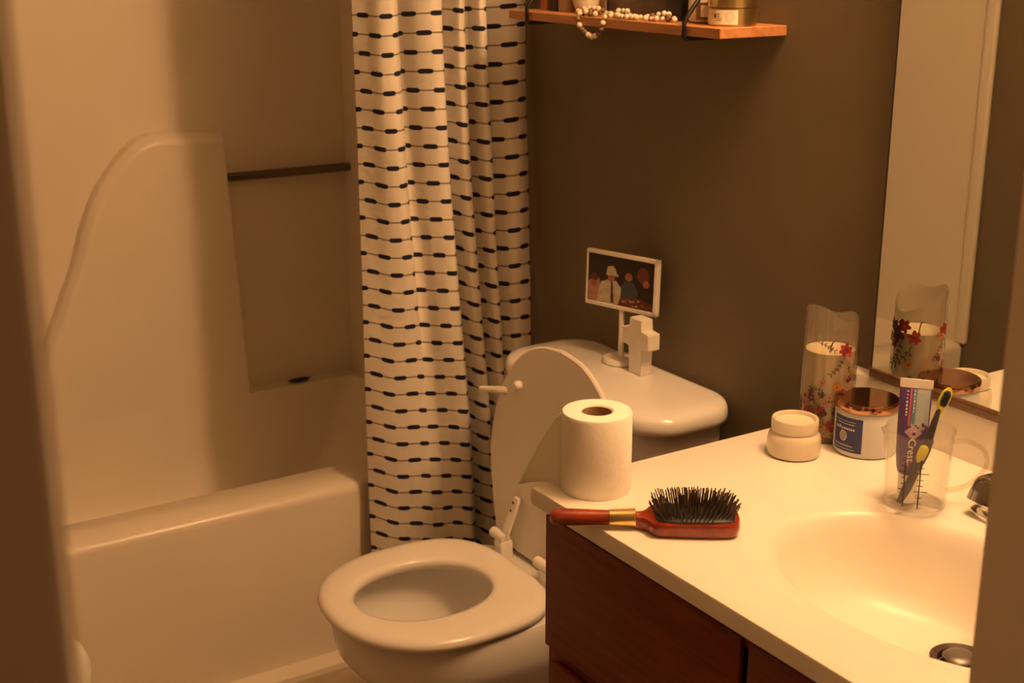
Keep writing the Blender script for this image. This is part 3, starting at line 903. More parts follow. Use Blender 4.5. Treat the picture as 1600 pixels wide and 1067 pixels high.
# bead garland lying along the front edge of the shelf, one loop hanging over it
gar = thing('bead_garland', 'pale wooden bead garland draped over the shelf edge', 'garland', (-1.80, 1.32, SZ))
BR = 0.0047
path = []
zt = SZ + BR
top_pts = [(-1.905, 1.335), (-1.885, 1.325), (-1.868, 1.330), (-1.848, 1.335), (-1.828, 1.342), (-1.812, 1.334), (-1.800, 1.325), (-1.782, 1.328), (-1.762, 1.333), (-1.745, 1.325), (-1.728, 1.330), (-1.715, 1.340), (-1.700, 1.330), (-1.688, 1.324), (-1.670, 1.330), (-1.655, 1.338), (-1.645, 1.330)]
lay = cr([(x, y, zt) for x, y in top_pts], 8)
loop = cr([(-1.862, 1.315, zt), (-1.858, 1.3065 - BR, SZ + 0.003), (-1.856, 1.3015, SZ - 0.009), (-1.848, 1.3012, SZ - 0.018), (-1.832, 1.3010, SZ - 0.026), (-1.814, 1.3010, SZ - 0.030), (-1.798, 1.3012, SZ - 0.022), (-1.789, 1.3015, SZ - 0.010), (-1.785, 1.3045 - 0.0035, SZ + 0.002), (-1.780, 1.315, zt)], 8)
second = cr([(-1.885, 1.352, zt), (-1.872, 1.345, zt), (-1.860, 1.318, zt + 0.004), (-1.846, 1.3135, zt), (-1.828, 1.320, zt)], 8)
third = cr([(-1.77, 1.316, zt + 0.001), (-1.755, 1.312, zt), (-1.74, 1.314, zt), (-1.722, 1.318, zt)], 8)
bdm = bmesh.new(); bmesh.ops.create_icosphere(bdm, subdivisions=2, radius=BR)
bead_mesh = {}
for mname in ('bead_pale', 'bead_brown'):
    me = bpy.data.meshes.new('bead'); bdm.to_mesh(me); me.materials.append(MATS[mname])
    for p in me.polygons: p.use_smooth = True
    bead_mesh[mname] = me
bdm.free()
rng = random.Random(11)
fourth = cr([(-1.870, 1.322, zt + 0.007), (-1.856, 1.326, zt + 0.008), (-1.838, 1.330, zt + 0.007), (-1.822, 1.333, zt + 0.002)], 8)
fifth = cr([(-1.775, 1.322, zt + 0.007), (-1.760, 1.325, zt + 0.008), (-1.748, 1.322, zt + 0.006)], 8)
sixth = cr([(-1.70, 1.318, zt), (-1.686, 1.332, zt + 0.006), (-1.668, 1.337, zt + 0.007), (-1.655, 1.326, zt)], 8)
for pth in (lay, loop, second, third, fourth, fifth, sixth):
    acc = 0.0; last = None
    for i in range(len(pth)):
        p = pth[i]
        if last is None or (p - last).length >= 2 * BR * 0.98:
            o = bpy.data.objects.new('bead', bead_mesh['bead_brown' if rng.random() < 0.14 else 'bead_pale'])
            COL.objects.link(o); o.parent = gar
            o.location = p - gar.location
            k = 1.0 if rng.random() < 0.8 else 0.82
            o.scale = (k, k, k)
            last = p
    b = bmesh.new(); tube(b, pth, 0.0007, 6); T(obj('string', b, 'string', gar))

# ------------------------------------------------------------------ on the tank lid
ps = thing('photo_stand', 'white photo frame on a round pedestal standing on the toilet tank', 'photo frame', (-1.832, 1.386, 0.7472))
part_lathe('base', [(0.031, 0), (0.033, 0.0012), (0.033, 0.006), (0.031, 0.009), (0.010, 0.011)], 'white_wood', ps)
part_lathe('post', [(0.0062, 0.0105), (0.0055, 0.016), (0.0048, 0.05), (0.0048, 0.0970)], 'white_wood', ps, 16)
yaw = math.radians(17)
FM = Matrix.Rotation(yaw, 4, 'Z') @ Matrix.Rotation(math.radians(-2), 4, 'X')
FW, FH, FZ = 0.153, 0.099, 0.146
def fx(bm):
    bmesh.ops.transform(bm, matrix=Matrix.Translation((0, 0, FZ)) @ FM, verts=bm.verts)
b = bmesh.new()
fw = 0.0065
for c, s in (((0, 0, FH / 2 - fw / 2), (FW, 0.010, fw)), ((0, 0, -FH / 2 + fw / 2), (FW, 0.010, fw)), ((FW / 2 - fw * 0.6, 0, 0), (fw * 1.2, 0.010, FH)), ((-FW / 2 + 0.001, 0, 0), (0.002, 0.010, FH))):
    box(b, c, s, 0.0008, 1)
fx(b); frm = obj('frame', b, 'white_wood', ps, True, 30)
b = bmesh.new(); box(b, (0, 0.001, 0), (FW - 0.004, 0.004, FH - 0.006)); fx(b); obj('back_board', b, 'mirror_edge', ps, False)
pm = ['photo_dark', 'photo_cream', 'photo_skin', 'photo_blue', 'photo_maroon', 'photo_rose']
b = bmesh.new()
layer = [0]
def ph(pts, mi):
    """flat shape in the print; pts in 0..1 of the picture, y down"""
    layer[0] += 1
    w, h_ = FW - 0.010, FH - 0.011
    vs = [b.verts.new(((u_ - 0.5) * w - 0.002, -0.0012 - 0.00003 * layer[0], (0.5 - v_) * h_)) for u_, v_ in pts]
    b.faces.new(vs).material_index = mi
def el(cx, cy, rx, ry, mi, n=16):
    ph([(cx + rx * math.cos(2 * PI * k / n), cy + ry * math.sin(2 * PI * k / n)) for k in range(n)], mi)
ph([(0, 0), (1, 0), (1, 1), (0, 1)], 0)
ph([(0.0, 0.62), (0.08, 0.5), (0.17, 0.5), (0.2, 0.7), (0.16, 0.98), (0, 0.98)], 5)
el(0.09, 0.5, 0.065, 0.08, 4); el(0.085, 0.62, 0.05, 0.06, 2)
ph([(0.2, 0.57), (0.3, 0.5), (0.42, 0.5), (0.5, 0.62), (0.5, 0.98), (0.14, 0.98), (0.16, 0.75)], 1)
el(0.35, 0.46, 0.055, 0.09, 2)
ph([(0.27, 0.42), (0.29, 0.24), (0.37, 0.21), (0.41, 0.26), (0.43, 0.36), (0.46, 0.38), (0.45, 0.42), (0.36, 0.41)], 1)
ph([(0.345, 0.55), (0.375, 0.55), (0.40, 0.96), (0.35, 0.96)], 4)
ph([(0.5, 0.6), (0.56, 0.48), (0.68, 0.48), (0.75, 0.62), (0.75, 0.82), (0.5, 0.84)], 3)
el(0.61, 0.38, 0.055, 0.085, 2)
el(0.82, 0.30, 0.09, 0.16, 4); el(0.87, 0.46, 0.05, 0.075, 2)
ph([(0.78, 0.6), (0.93, 0.56), (0.98, 0.75), (0.95, 0.86), (0.78, 0.84)], 0)
ph([(0.5, 0.82), (0.74, 0.76), (0.98, 0.84), (0.98, 0.99), (0.46, 0.99)], 4)
for q in range(14):
    el(0.5 + 0.46 * random.random(), 0.82 + 0.13 * random.random(), 0.012 + 0.02 * random.random(), 0.012 + 0.012 * random.random(), random.choice((1, 5, 2)), 8)
fx(b); o = obj('photo_print', b, pm, None, False); o.parent = frm

cs = thing('block_cross', 'white wooden block cross standing on the toilet tank lid', 'cross', (-1.764, 1.3765, 0.7472))
b = bmesh.new()
pl = [(-0.016, 0), (0.016, 0), (0.016, 0.049), (0.037, 0.049), (0.037, 0.078), (0.016, 0.078), (0.016, 0.099), (-0.016, 0.099), (-0.016, 0.078), (-0.037, 0.078), (-0.037, 0.049), (-0.016, 0.049)]
loft(b, [[(x, y, z) for x, z in pl] for y in (-0.0125, 0.0125)])
bmesh.ops.bevel(b, geom=list(b.edges), offset=0.0012, segments=2, affect='EDGES')
obj('body', b, 'white_wood', cs, True, 30)

# ------------------------------------------------------------------ on the counter
tp = thing('toilet_roll', 'white toilet paper roll standing on the counter corner', 'toilet paper', (-1.294, 0.944, ZK))
b = bmesh.new()
RR = 0.0445; RH = 0.105
prof = [(0.0195, 0.001), (RR - 0.001, 0.0), (RR, 0.002), (RR + 0.0003, 0.05), (RR, RH - 0.003), (RR - 0.0015, RH - 0.0005), (RR - 0.006, RH + 0.0005), (0.0215, RH), (0.0195, RH - 0.002)]
R_ = lathe(b, prof, 64, cap0=False, cap1=False)
for i in range(64):
    j = (i + 1) % 64
    b.faces.new((R_[-1][i], R_[-1][j], R_[0][j], R_[0][i]))
obj('paper', b, 'paper', tp)
part_lathe('core', [(0.0194, 0.0), (0.0194, RH - 0.0025), (0.0184, RH - 0.0025), (0.0184, 0.0015)], 'cardboard', tp)
# loose end of the sheet, flaring out past the counter edge
b = bmesh.new()
ta = math.atan2(-0.70, -0.72)          # where the sheet leaves the roll
tang = Vector((-math.sin(ta), math.cos(ta), 0)) * -1
p0 = Vector((RR * math.cos(ta + 0.25), RR * math.sin(ta + 0.25), 0))
tdir = Vector((-0.90, -0.44, 0)).normalized()
rows = []
for k in range(13):
    v = k / 12
    z = 0.003 + (RH - 0.006) * v
    ln = 0.062 * (1 - v) ** 0.85 + 0.001
    row = []
    for i in range(9):
        s = i / 8
        q = p0 + tdir * (ln * s) + Vector((0.44, -0.9, 0)) * (-0.004 * math.sin(PI * s) * (1 - v))
        row.append(b.verts.new((q.x, q.y, z - 0.012 * s * s * (1 - v))))
    rows.append(row)
for r0, r1 in zip(rows, rows[1:]):
    for i in range(8):
        b.faces.new((r0[i], r0[i + 1], r1[i + 1], r1[i]))
o = obj('loose_sheet', b, 'paper', tp); md = o.modifiers.new('thickness', 'SOLIDIFY'); md.thickness = 0.0006

# hair brush
ax = Vector((0.56, 0.83, 0)).normalized()
hb = thing('hair_brush', 'reddish wooden paddle hair brush lying bristles up on the counter', 'hair brush', (-1.2275, 0.829, ZK), math.atan2(ax.y, ax.x))
b = bmesh.new()
hp = [(0.0, 0.004, 0.006), (0.004, 0.010, 0.0098), (0.015, 0.0122, 0.0115), (0.035, 0.0115, 0.0112), (0.060, 0.0100, 0.0104), (0.078, 0.0102, 0.0104), (0.084, 0.0104, 0.0104)]
zc = 0.0128
def ring_yz(s, w, h_, z=zc):
    return [(s, w * math.cos(a), z + h_ * math.sin(a)) for a in np.linspace(0, 2 * PI, 20, endpoint=False)]
loft(b, [ring_yz(p[0], p[1] * 0.9, p[2] * 0.88) for p in hp])
obj('handle', b, 'brush_wood', hb)
b = bmesh.new(); loft(b, [ring_yz(0.070, 0.0090, 0.0090), ring_yz(0.071, 0.0100, 0.0100), ring_yz(0.099, 0.0112, 0.0116), ring_yz(0.1015, 0.0116, 0.0120), ring_yz(0.1025, 0.0095, 0.009)])
obj('ferrule', b, 'brass_band', hb)
# paddle
ol = [(0.100, 0.009), (0.108, 0.0105), (0.114, 0.016), (0.119, 0.025), (0.126, 0.0305), (0.145, 0.0325), (0.175, 0.0335), (0.205, 0.033), (0.216, 0.030), (0.222, 0.022), (0.2245, 0.010), (0.225, 0.0)]
hs = cr([(s, w, 0) for s, w in ol], 4)
OP = [(p.x, p.y) for p in hs] + [(p.x, -p.y) for p in hs[-2::-1]]
b = bmesh.new()
pc = (0.165, 0)
def pr_(k, z):
    return [(pc[0] + (x - pc[0]) * k, y * k, z) for x, y in OP]
loft(b, [pr_(0.90, 0.0012), pr_(0.965, 0.0028), pr_(1.0, 0.0075), pr_(1.0, 0.0140), pr_(0.975, 0.0172), pr_(0.90, 0.0180)])
pad = obj('paddle', b, 'brush_wood', hb)
def cush(k, z, n=3):
    return [(x, y, z) for x, y in sup(0.171, 0, 0.0475 * k, 0.0285 * k, 4, 40)]
b = bmesh.new(); loft(b, [cush(1, 0.0178), cush(0.99, 0.0190), cush(0.9, 0.0212), cush(0.6, 0.0226), cush(0.2, 0.0230)], cap0=False)
obj('cushion', b, 'black_rubber', hb)
b = bmesh.new()
rng = random.Random(2)
for i in range(19):
    for j in range(12):
        u_ = (i + (0.5 if j % 2 else 0)) / 18.5 * 2 - 1
        w_ = j / 11 * 2 - 1
        if abs(u_) > 1 or (abs(u_) ** 3.5 + abs(w_) ** 3.5) > 1.05: continue
        x0, y0 = 0.171 + u_ * 0.0450, w_ * 0.0262
        z0 = 0.0216 - 0.003 * max(abs(u_), abs(w_)) ** 4
        lean = Vector((u_ * 0.0085 + rng.uniform(-0.0008, 0.0008), w_ * 0.0060 + rng.uniform(-0.0008, 0.0008), 0.0205 + rng.uniform(-0.002, 0.0012) - 0.004 * abs(u_) ** 4))
        P0 = Vector((x0, y0, z0)); P1 = P0 + lean
        tube(b, [P0, (P0 + P1) / 2, P1, P1 + lean * 0.04], [0.00075, 0.0007, 0.00085, 0.0004], 5)
tag(obj('bristles', b, 'bristle_nylon', hb), kind='stuff')

# frosted jar
fj = thing('frosted_jar', 'squat frosted glass jar with a glass lid near the flower vase', 'jar', (-1.247, 1.240, ZK))
part_lathe('jar', [(0.030, 0), (0.0345, 0.002), (0.036, 0.008), (0.036, 0.022), (0.0345, 0.029), (0.031, 0.033), (0.0295, 0.0345)], 'frosted_jar', fj, 48)
fl_ = part_lathe('lid', [(0.0292, 0.0346), (0.0312, 0.0355), (0.0315, 0.040), (0.0315, 0.050), (0.0302, 0.0522), (0.0278, 0.0522), (0.0265, 0.0505), (0.026, 0.0465), (0.012, 0.045)], 'frosted_jar', fj, 48)
o = part_lathe('lid_inset', [(0.0258, 0.0467), (0.0255, 0.0475), (0.018, 0.0472), (0.008, 0.0476)], 'wax', None, 40); o.parent = fl_

# tall flower-printed glass candle vase
VX, VY = -1.274, 1.325
vs_ = thing('flower_vase', 'tall glass candle vase printed with red flowers', 'vase', (VX, VY, ZK))
VR = 0.037; VH = 0.188
wall_a = PI / 2 + 0.2
b = bmesh.new()
def vring(r, k, drop=True):
    out = []
    for i in range(56):
        a = 2 * PI * i / 56
        z = k
        if drop:
            c = max(0, math.cos(a - wall_a))
            z = k - 0.030 * c ** 1.5 + 0.004 * math.cos(2 * (a + 0.86)) + 0.002 * math.cos(5 * a)
        out.append((r * math.cos(a), r * math.sin(a), z))
    return out
loft(b, [vring(VR - 0.002, 0.0, False), vring(VR, 0.003, False), vring(VR + 0.0006, 0.07, False), vring(VR, 0.13, False), vring(VR - 0.001, VH - 0.003), vring(VR - 0.0018, VH), vring(VR - 0.003, VH - 0.002), vring(VR - 0.003, 0.125, False), vring(VR - 0.003, 0.008, False)])
obj('glass', b, 'vase_glass', vs_, True, 60)
part_lathe('wax', [(VR - 0.0045, 0.0085), (VR - 0.0036, 0.012), (VR - 0.0036, 0.128), (VR - 0.008, 0.126), (0.010, 0.122)], 'wax', vs_, 48)
b = bmesh.new(); tube(b, cr([(0, 0, 0.121), (0.001, 0, 0.130), (0.004, 0.001, 0.138), (0.009, 0.002, 0.141)], 4), 0.0012, 6)
obj('wick', b, 'twig_brown', vs_)
ca = math.atan2(-VY, -VX)            # towards the camera
rng = random.Random(21)
def blossom(s, z, r, m, heart, petals=5, th=None):
    b = bmesh.new()
    rad = VR + 0.0011
    for k in range(petals):
        a = 2 * PI * k / petals + rng.uniform(0, 0.6)
        cx_, cz_ = s + 0.55 * r * math.cos(a), z + 0.55 * r * math.sin(a)
        pts = []
        for q in range(10):
            t = 2 * PI * q / 10
            du, dw = 0.55 * r * math.cos(t), 0.34 * r * math.sin(t)
            pts.append((cx_ + du * math.cos(a) - dw * math.sin(a), cz_ + du * math.sin(a) + dw * math.cos(a)))
        wrap(b, pts, rad + 0.00008 * k, ca)
    for q in range(1):
        wrap(b, [(s + 0.24 * r * math.cos(2 * PI * t / 9), z + 0.24 * r * math.sin(2 * PI * t / 9)) for t in range(9)], rad + 0.0006, ca, 1)
    return obj('flower', b, [m, heart], vs_, False)
def sprig(s, z, ang_, ln, m='leaf_green', leaves=5):
    b = bmesh.new()
    rad = VR + 0.0010
    prev = (s, z); a = ang_
    step = ln / leaves
    for k in range(leaves):
        a += rng.uniform(-0.35, 0.35)
        nx, nz = prev[0] + step * math.cos(a), prev[1] + step * math.sin(a)
        w = 0.0005
        wrap(b, [(prev[0] - w * math.sin(a), prev[1] + w * math.cos(a)), (prev[0] + w * math.sin(a), prev[1] - w * math.cos(a)), (nx + w * math.sin(a), nz - w * math.cos(a)), (nx - w * math.sin(a), nz + w * math.cos(a))], rad, ca)
        for sd in (-1, 1):
            la = a + sd * 0.9; l = step * 0.85
            ex, ez = nx + l * math.cos(la), nz + l * math.sin(la)
            mx_, mz_ = (nx + ex) / 2, (nz + ez) / 2
            wrap(b, [(nx, nz), (mx_ - 0.2 * l * math.sin(la), mz_ + 0.2 * l * math.cos(la)), (ex, ez), (mx_ + 0.2 * l * math.sin(la), mz_ - 0.2 * l * math.cos(la))], rad + 0.0002, ca)
        prev = (nx, nz)
    return obj('sprig', b, m, vs_, False)
# in view (s to the right along the surface, z up)
for s, z, r, m, h_ in ((0.022, 0.137, 0.0095, 'petal_red', 'petal_plum'), (0.029, 0.128, 0.007, 'petal_pink', 'petal_red'), (-0.026, 0.046, 0.0085, 'petal_red', 'petal_plum'), (-0.034, 0.056, 0.006, 'petal_pink', 'petal_red'), (0.012, 0.084, 0.007, 'petal_orange', 'twig_brown'), (0.024, 0.070, 0.0065, 'petal_pink', 'petal_plum'),
                       (-0.008, 0.072, 0.0048, 'leaf_green', 'leaf_green'), (-0.023, 0.066, 0.0055, 'petal_plum', 'petal_pink'), (-0.004, 0.046, 0.0055, 'petal_plum', 'petal_red'), (0.017, 0.048, 0.009, 'petal_plum', 'petal_plum'), (0.010, 0.028, 0.009, 'petal_red', 'petal_orange'), (-0.006, 0.026, 0.006, 'petal_orange', 'twig_brown'), (-0.014, 0.014, 0.007, 'petal_plum', 'petal_red'), (0.024, 0.024, 0.009, 'petal_red', 'petal_plum'),
                       (0.030, 0.094, 0.005, 'petal_plum', 'petal_red'), (0.0, 0.058, 0.004, 'petal_pink', 'petal_orange'),
                       # the side seen in the mirror
                       (0.098, 0.128, 0.014, 'petal_plum', 'photo_blue'), (0.086, 0.140, 0.010, 'petal_red', 'petal_orange'), (0.108, 0.138, 0.010, 'petal_plum', 'petal_plum'), (0.070, 0.125, 0.010, 'petal_red', 'petal_plum'), (0.104, 0.110, 0.007, 'petal_red', 'petal_plum'), (0.076, 0.084, 0.006, 'petal_orange', 'petal_plum'), (0.072, 0.060, 0.007, 'petal_plum', 'petal_red'), (0.118, 0.118, 0.008, 'petal_plum', 'petal_red')):
    blossom(s, z, r, m, h_, 6)
for q in range(40):
    blossom(rng.uniform(-0.05, 0.055), rng.uniform(0.008, 0.10) * rng.uniform(0.6, 1), rng.uniform(0.0025, 0.0055), rng.choice(('petal_red', 'petal_plum', 'petal_orange', 'petal_pink', 'petal_plum', 'leaf_green')), rng.choice(('petal_plum', 'twig_brown')))
for s, z, a, ln, m in ((0.021, 0.126, -1.9, 0.030, 'leaf_green'), (0.026, 0.116, -1.4, 0.026, 'twig_brown'), (-0.018, 0.146, -0.2, 0.026, 'twig_brown'), (-0.030, 0.080, 0.1, 0.022, 'leaf_green'), (-0.028, 0.074, -0.6, 0.022, 'leaf_green'), (0.016, 0.064, -1.7, 0.026, 'leaf_green'),
                       (-0.002, 0.062, 0.3, 0.02, 'twig_brown'), (-0.016, 0.034, -0.4, 0.022, 'leaf_green'), (0.020, 0.042, -1.2, 0.024, 'leaf_green'), (0.006, 0.014, 0.2, 0.022, 'leaf_green'), (-0.012, 0.056, -0.9, 0.018, 'twig_brown'), (0.088, 0.118, -1.6, 0.04, 'leaf_green'), (0.072, 0.112, -1.5, 0.05, 'twig_brown')):
    sprig(s, z, a, ln, m)

# candle jar with blue label
cj2 = thing('candle_jar', 'grey candle jar with a blue label and copper lid', 'candle', (-1.206, 1.332, ZK))
part_lathe('jar', [(0.038, 0), (0.0410, 0.002), (0.042, 0.006), (0.042, 0.062), (0.0405, 0.064)], 'grey_ceramic', cj2, 56)
part_lathe('lid', [(0.0395, 0.0641), (0.0432, 0.0645), (0.0435, 0.066), (0.0435, 0.0725), (0.0425, 0.0745), (0.0412, 0.0748)], 'copper_lid', cj2, 56)
part_lathe('lid_top', [(0.0410, 0.0750), (0.0408, 0.0758), (0.038, 0.0757), (0.02, 0.0756)], 'copper_lid', cj2, 56)
c2 = math.atan2(-1.332, 1.206)
lr = 0.0424
b = bmesh.new(); wrap_patch(b, -0.050, -0.0035, 0.008, 0.0565, lr, c2, 18)
lab = obj('label', b, 'label_blue', cj2)
b = bmesh.new()
# fine border lines, an oval emblem and lines of small print too fine to read
for z in (0.0505, 0.0115):
    wrap_patch(b, -0.052, -0.018, z, z + 0.0006, lr + 0.0002, c2 + 0.11, 10)
n = 22
for k in range(n):
    a0, a1 = 2 * PI * k / n, 2 * PI * (k + 1) / n
    o_ = lambda a, q: (-0.036 + 0.0062 * q * math.cos(a), 0.0295 + 0.0075 * q * math.sin(a))
    wrap(b, [o_(a0, 1), o_(a1, 1), o_(a1, 0.86), o_(a0, 0.86)], lr + 0.0002, c2 + 0.11)
for k in range(-3, 4):
    zz = 0.0295 + k * 0.0019
    hw = 0.0058 * math.sqrt(max(0, 1 - ((zz - 0.0295) / 0.0075) ** 2))
    m_ = 6
    for q in range(m_):
        s0 = -0.036 - hw + 2 * hw * q / m_
        s1 = -0.036 - hw + 2 * hw * (q + 1) / m_
        d0 = 0.0005 * (-1) ** q
        wrap(b, [(s0, zz + d0), (s1, zz - d0), (s1, zz - d0 + 0.0009), (s0, zz + d0 + 0.0009)], lr + 0.0002, c2 + 0.11)
rng = random.Random(9)
def fine_print(s0, s1, z, h_, gap=0.3):
    s = s0
    while s < s1:
        w = h_ * rng.uniform(0.35, 0.7)
        hh_ = h_ * rng.choice((0.65, 0.65, 1.0))
        t_ = h_ * 0.24
        for (p, q, r_, u_) in ((s, s + t_, z, z + hh_), (s + w - t_, s + w, z, z + hh_ * rng.choice((1, 0.8))), (s, s + w, z + rng.choice((0, 0.4)) * h_, z + rng.choice((0, 0.4)) * h_ + t_)):
            wrap(b, [(p, r_), (q, r_), (q, max(u_, r_ + t_)), (p, max(u_, r_ + t_))], lr + 0.0002, c2 + 0.11)
        s += w + h_ * gap * rng.choice((1, 1, 1.3))
fine_print(-0.048, -0.020, 0.0462, 0.0022)
fine_print(-0.051, -0.019, 0.0388, 0.0050, 0.22)
fine_print(-0.050, -0.022, 0.0155, 0.0025)
o = obj('label_printing', b, 'label_print', None, False); o.parent = lab

# glass measuring cup with toothpaste and toothbrush
GX, GY = -1.044, 1.250
mc = thing('measuring_cup', 'clear glass measuring cup with dark scale marks beside the sink', 'measuring cup', (GX, GY, ZK))
gp = [(0.0330, 0.0), (0.0365, 0.0015), (0.0372, 0.004), (0.0385, 0.05), (0.0405, 0.092), (0.0418, 0.0985), (0.0415, 0.1), (0.0403, 0.099), (0.0388, 0.092), (0.0366, 0.05), (0.0352, 0.006), (0.032, 0.0045)]
b = bmesh.new()
ca3 = math.atan2(-GY, -GX)
sp_a = ca3 - 1.15          # the lip points left of the camera's line
rings = []
for r, z in gp:
    rg = []
    for i in range(64):
        a = 2 * PI * i / 64
        dlt = (a - sp_a + PI) % (2 * PI) - PI
        k = max(0, 1 - abs(dlt) / 0.35) ** 1.6 * max(0, (z - 0.075) / 0.025)
        rr_ = r + 0.010 * k
        rg.append((rr_ * math.cos(a), rr_ * math.sin(a), z + 0.002 * k))
    rings.append(rg)
loft(b, rings)
obj('cup', b, 'clear_glass', mc, True, 60)
b = bmesh.new()
ha = Vector((0.60, 0.80, 0)).normalized()
hp_ = cr([tuple(ha * 0.0395) [:2] + (0.082,), tuple(ha * 0.056)[:2] + (0.083,), tuple(ha * 0.076)[:2] + (0.074,), tuple(ha * 0.083)[:2] + (0.055,), tuple(ha * 0.072)[:2] + (0.034,), tuple(ha * 0.055)[:2] + (0.022,), tuple(ha * 0.0375)[:2] + (0.018,)], 6)
tube(b, hp_, 0.0030, 12)
obj('handle', b, 'handle_glass', mc)
b = bmesh.new()
def gr(z):      # outer radius of the cup wall at height z
    return float(np.interp(z, [0.004, 0.05, 0.092], [0.0372, 0.0385, 0.0405])) + 0.0002
def gpatch(s0, s1, z0, z1):
    vs = []
    for s, z in ((s0, z0), (s1, z0), (s1, z1), (s0, z1)):
        r = gr(z); a = ca3 + s / 0.038
        vs.append(b.verts.new((r * math.cos(a), r * math.sin(a), z)))
    b.faces.new(vs)
for s0, tall in ((-0.0145, 0.066), (0.0035, 0.072)):
    n = 6
    for k in range(n):
        gpatch(s0, s0 + 0.0015, 0.008 + (tall - 0.008) * k / n, 0.008 + (tall - 0.008) * (k + 1) / n)
for k in range(8):
    z = 0.014 + 0.0078 * k
    l = 0.011 if k % 3 == 2 else 0.0050
    gpatch(-0.0145 - l * 0.6, -0.0145 + 0.001, z, z + 0.0012)
    gpatch(0.0035 - l * 0.5, 0.0035 + l, z, z + 0.0009)
obj('scale_marks', b, 'scale_print', mc, False)

# toothpaste tube standing in the cup, crimped end up
tpst = thing('toothpaste_tube', 'purple and silver toothpaste tube standing in the glass cup', 'toothpaste', (GX, GY, ZK))
tdirz = (0, 0, 1)
fa = ca3 + PI / 2            # width direction, facing the camera
wd_ = Vector((math.cos(fa), math.sin(fa), 0)); nd = Vector((math.cos(ca3), math.sin(ca3), 0))
base = nd * 0.004 + wd_ * -0.0095 + Vector((0, 0, 0.0085))
def tpt(s, z, d):
    # tube leans back slightly
    return base + wd_ * s + nd * d + Vector((0, 0, 1)) * z - nd * (z - 0.03) * 0.06
prof = [(z_, w_ * 0.92, d_) for z_, w_, d_ in ((0.034, 0.0150, 0.0125), (0.040, 0.0170, 0.0145), (0.060, 0.0192, 0.0135), (0.090, 0.0200, 0.0105), (0.115, 0.0205, 0.0068), (0.135, 0.0208, 0.0032), (0.140, 0.0208, 0.0016))]
def tring(z, w, d, n=28):
    out = []
    for k in range(n):
        a = 2 * PI * k / n
        c, s = math.cos(a), math.sin(a)
        out.append(tpt(w * math.copysign(abs(c) ** 0.8, c), z, d * math.copysign(abs(s) ** 0.9, s)))
    return out
b = bmesh.new(); loft(b, [tring(*p) for p in prof]); obj('body', b, 'tube_purple', tpst, True, 50)
b = bmesh.new(); loft(b, [tring(0.1402, 0.0192, 0.0013), tring(0.151, 0.0196, 0.0011)]); obj('crimp', b, 'tube_white', tpst, True, 50)
b = bmesh.new()
ring = lambda r, z: [tpt(r * math.cos(2 * PI * k / 24), z, r * math.sin(2 * PI * k / 24)) for k in range(24)]
loft(b, [ring(0.0105, -0.0035), ring(0.0115, -0.001), ring(0.0125, 0.030), ring(0.0135, 0.0335)]); obj('cap', b, 'tube_white', tpst)
def tube_d(z, s):
    z_ = [p[0] for p in prof]
    w = float(np.interp(z, z_, [p[1] for p in prof])); d_ = float(np.interp(z, z_, [p[2] for p in prof]))
    c = min(0.999, abs(s) / w) ** (1 / 0.8)
    return d_ * (math.sqrt(max(0, 1 - c * c))) ** 0.9
def tpoly(bm, pts, mi, lift=0.0003):
    """print on the front of the tube, subdivided into vertical strips so that it hugs the curve"""
    vs = [bm.verts.new(tpt(s, z, tube_d(z, s) + lift)) for s, z in pts]
    bm.faces.new(vs).material_index = mi
def tstrip(bm, s0, s1, z0, z1, mi, lift=0.0003, ns=6, nz=8, cut=None):
    for i in range(ns):
        for j in range(nz):
            a0, a1 = s0 + (s1 - s0) * i / ns, s0 + (s1 - s0) * (i + 1) / ns
            q0, q1 = z0 + (z1 - z0) * j / nz, z0 + (z1 - z0) * (j + 1) / nz
            if cut and not cut((a0 + a1) / 2, (q0 + q1) / 2): continue
            tpoly(bm, [(a0, q0), (a1, q0), (a1, q1), (a0, q1)], mi, lift)
PRN = ['tube_silver', 'tube_teal', 'tube_pink', 'tube_lilac', 'tube_white']
def prn(name, *a, **k):
    b = bmesh.new(); tstrip(b, *a, **k); mi = b.faces[:][0].material_index
    for f in b.faces: f.material_index = 0
    return obj(name, b, PRN[mi], tpst, False)
prn('silver_panel', -0.003, 0.0172, 0.086, 0.1395, 0, 0.0003, 14, 24, lambda s, z: z > 0.098 - 0.9 * abs(s - 0.002) + (0.010 if s > 0.010 else 0))
prn('teal_stripe', -0.0032, 0.0018, 0.098, 0.1395, 1, 0.0005, 3, 8)
prn('pink_stripe', -0.0062, -0.0040, 0.095, 0.1395, 2, 0.0005, 2, 8)
prn('sparkle', -0.0105, 0.011, 0.078, 0.097, 3, 0.0006, 12, 12, lambda s, z: abs(s - 0.001) * 0.9 + abs(z - 0.087) < 0.0095 and (abs(s - 0.002) + abs(z - 0.086)) > 0.003)
tag(prn('glitter', 0.007, 0.014, 0.088, 0.101, 3, 0.0006, 6, 6, lambda s, z: math.sin(s * 2600) + math.sin(z * 2100) > 0.1), kind='stuff')
prn('pink_patch', -0.0045, -0.001, 0.046, 0.053, 2, 0.0006, 3, 3)
tag(prn('small_print', -0.0100, -0.0082, 0.107, 0.137, 4, 0.0005, 2, 22, lambda s, z: math.sin(z * 3100) > -0.2), kind='stuff')
tag(prn('small_print', -0.0012, 0.0000, 0.112, 0.138, 4, 0.0007, 1, 16, lambda s, z: math.sin(z * 2400) > -0.3), kind='stuff')
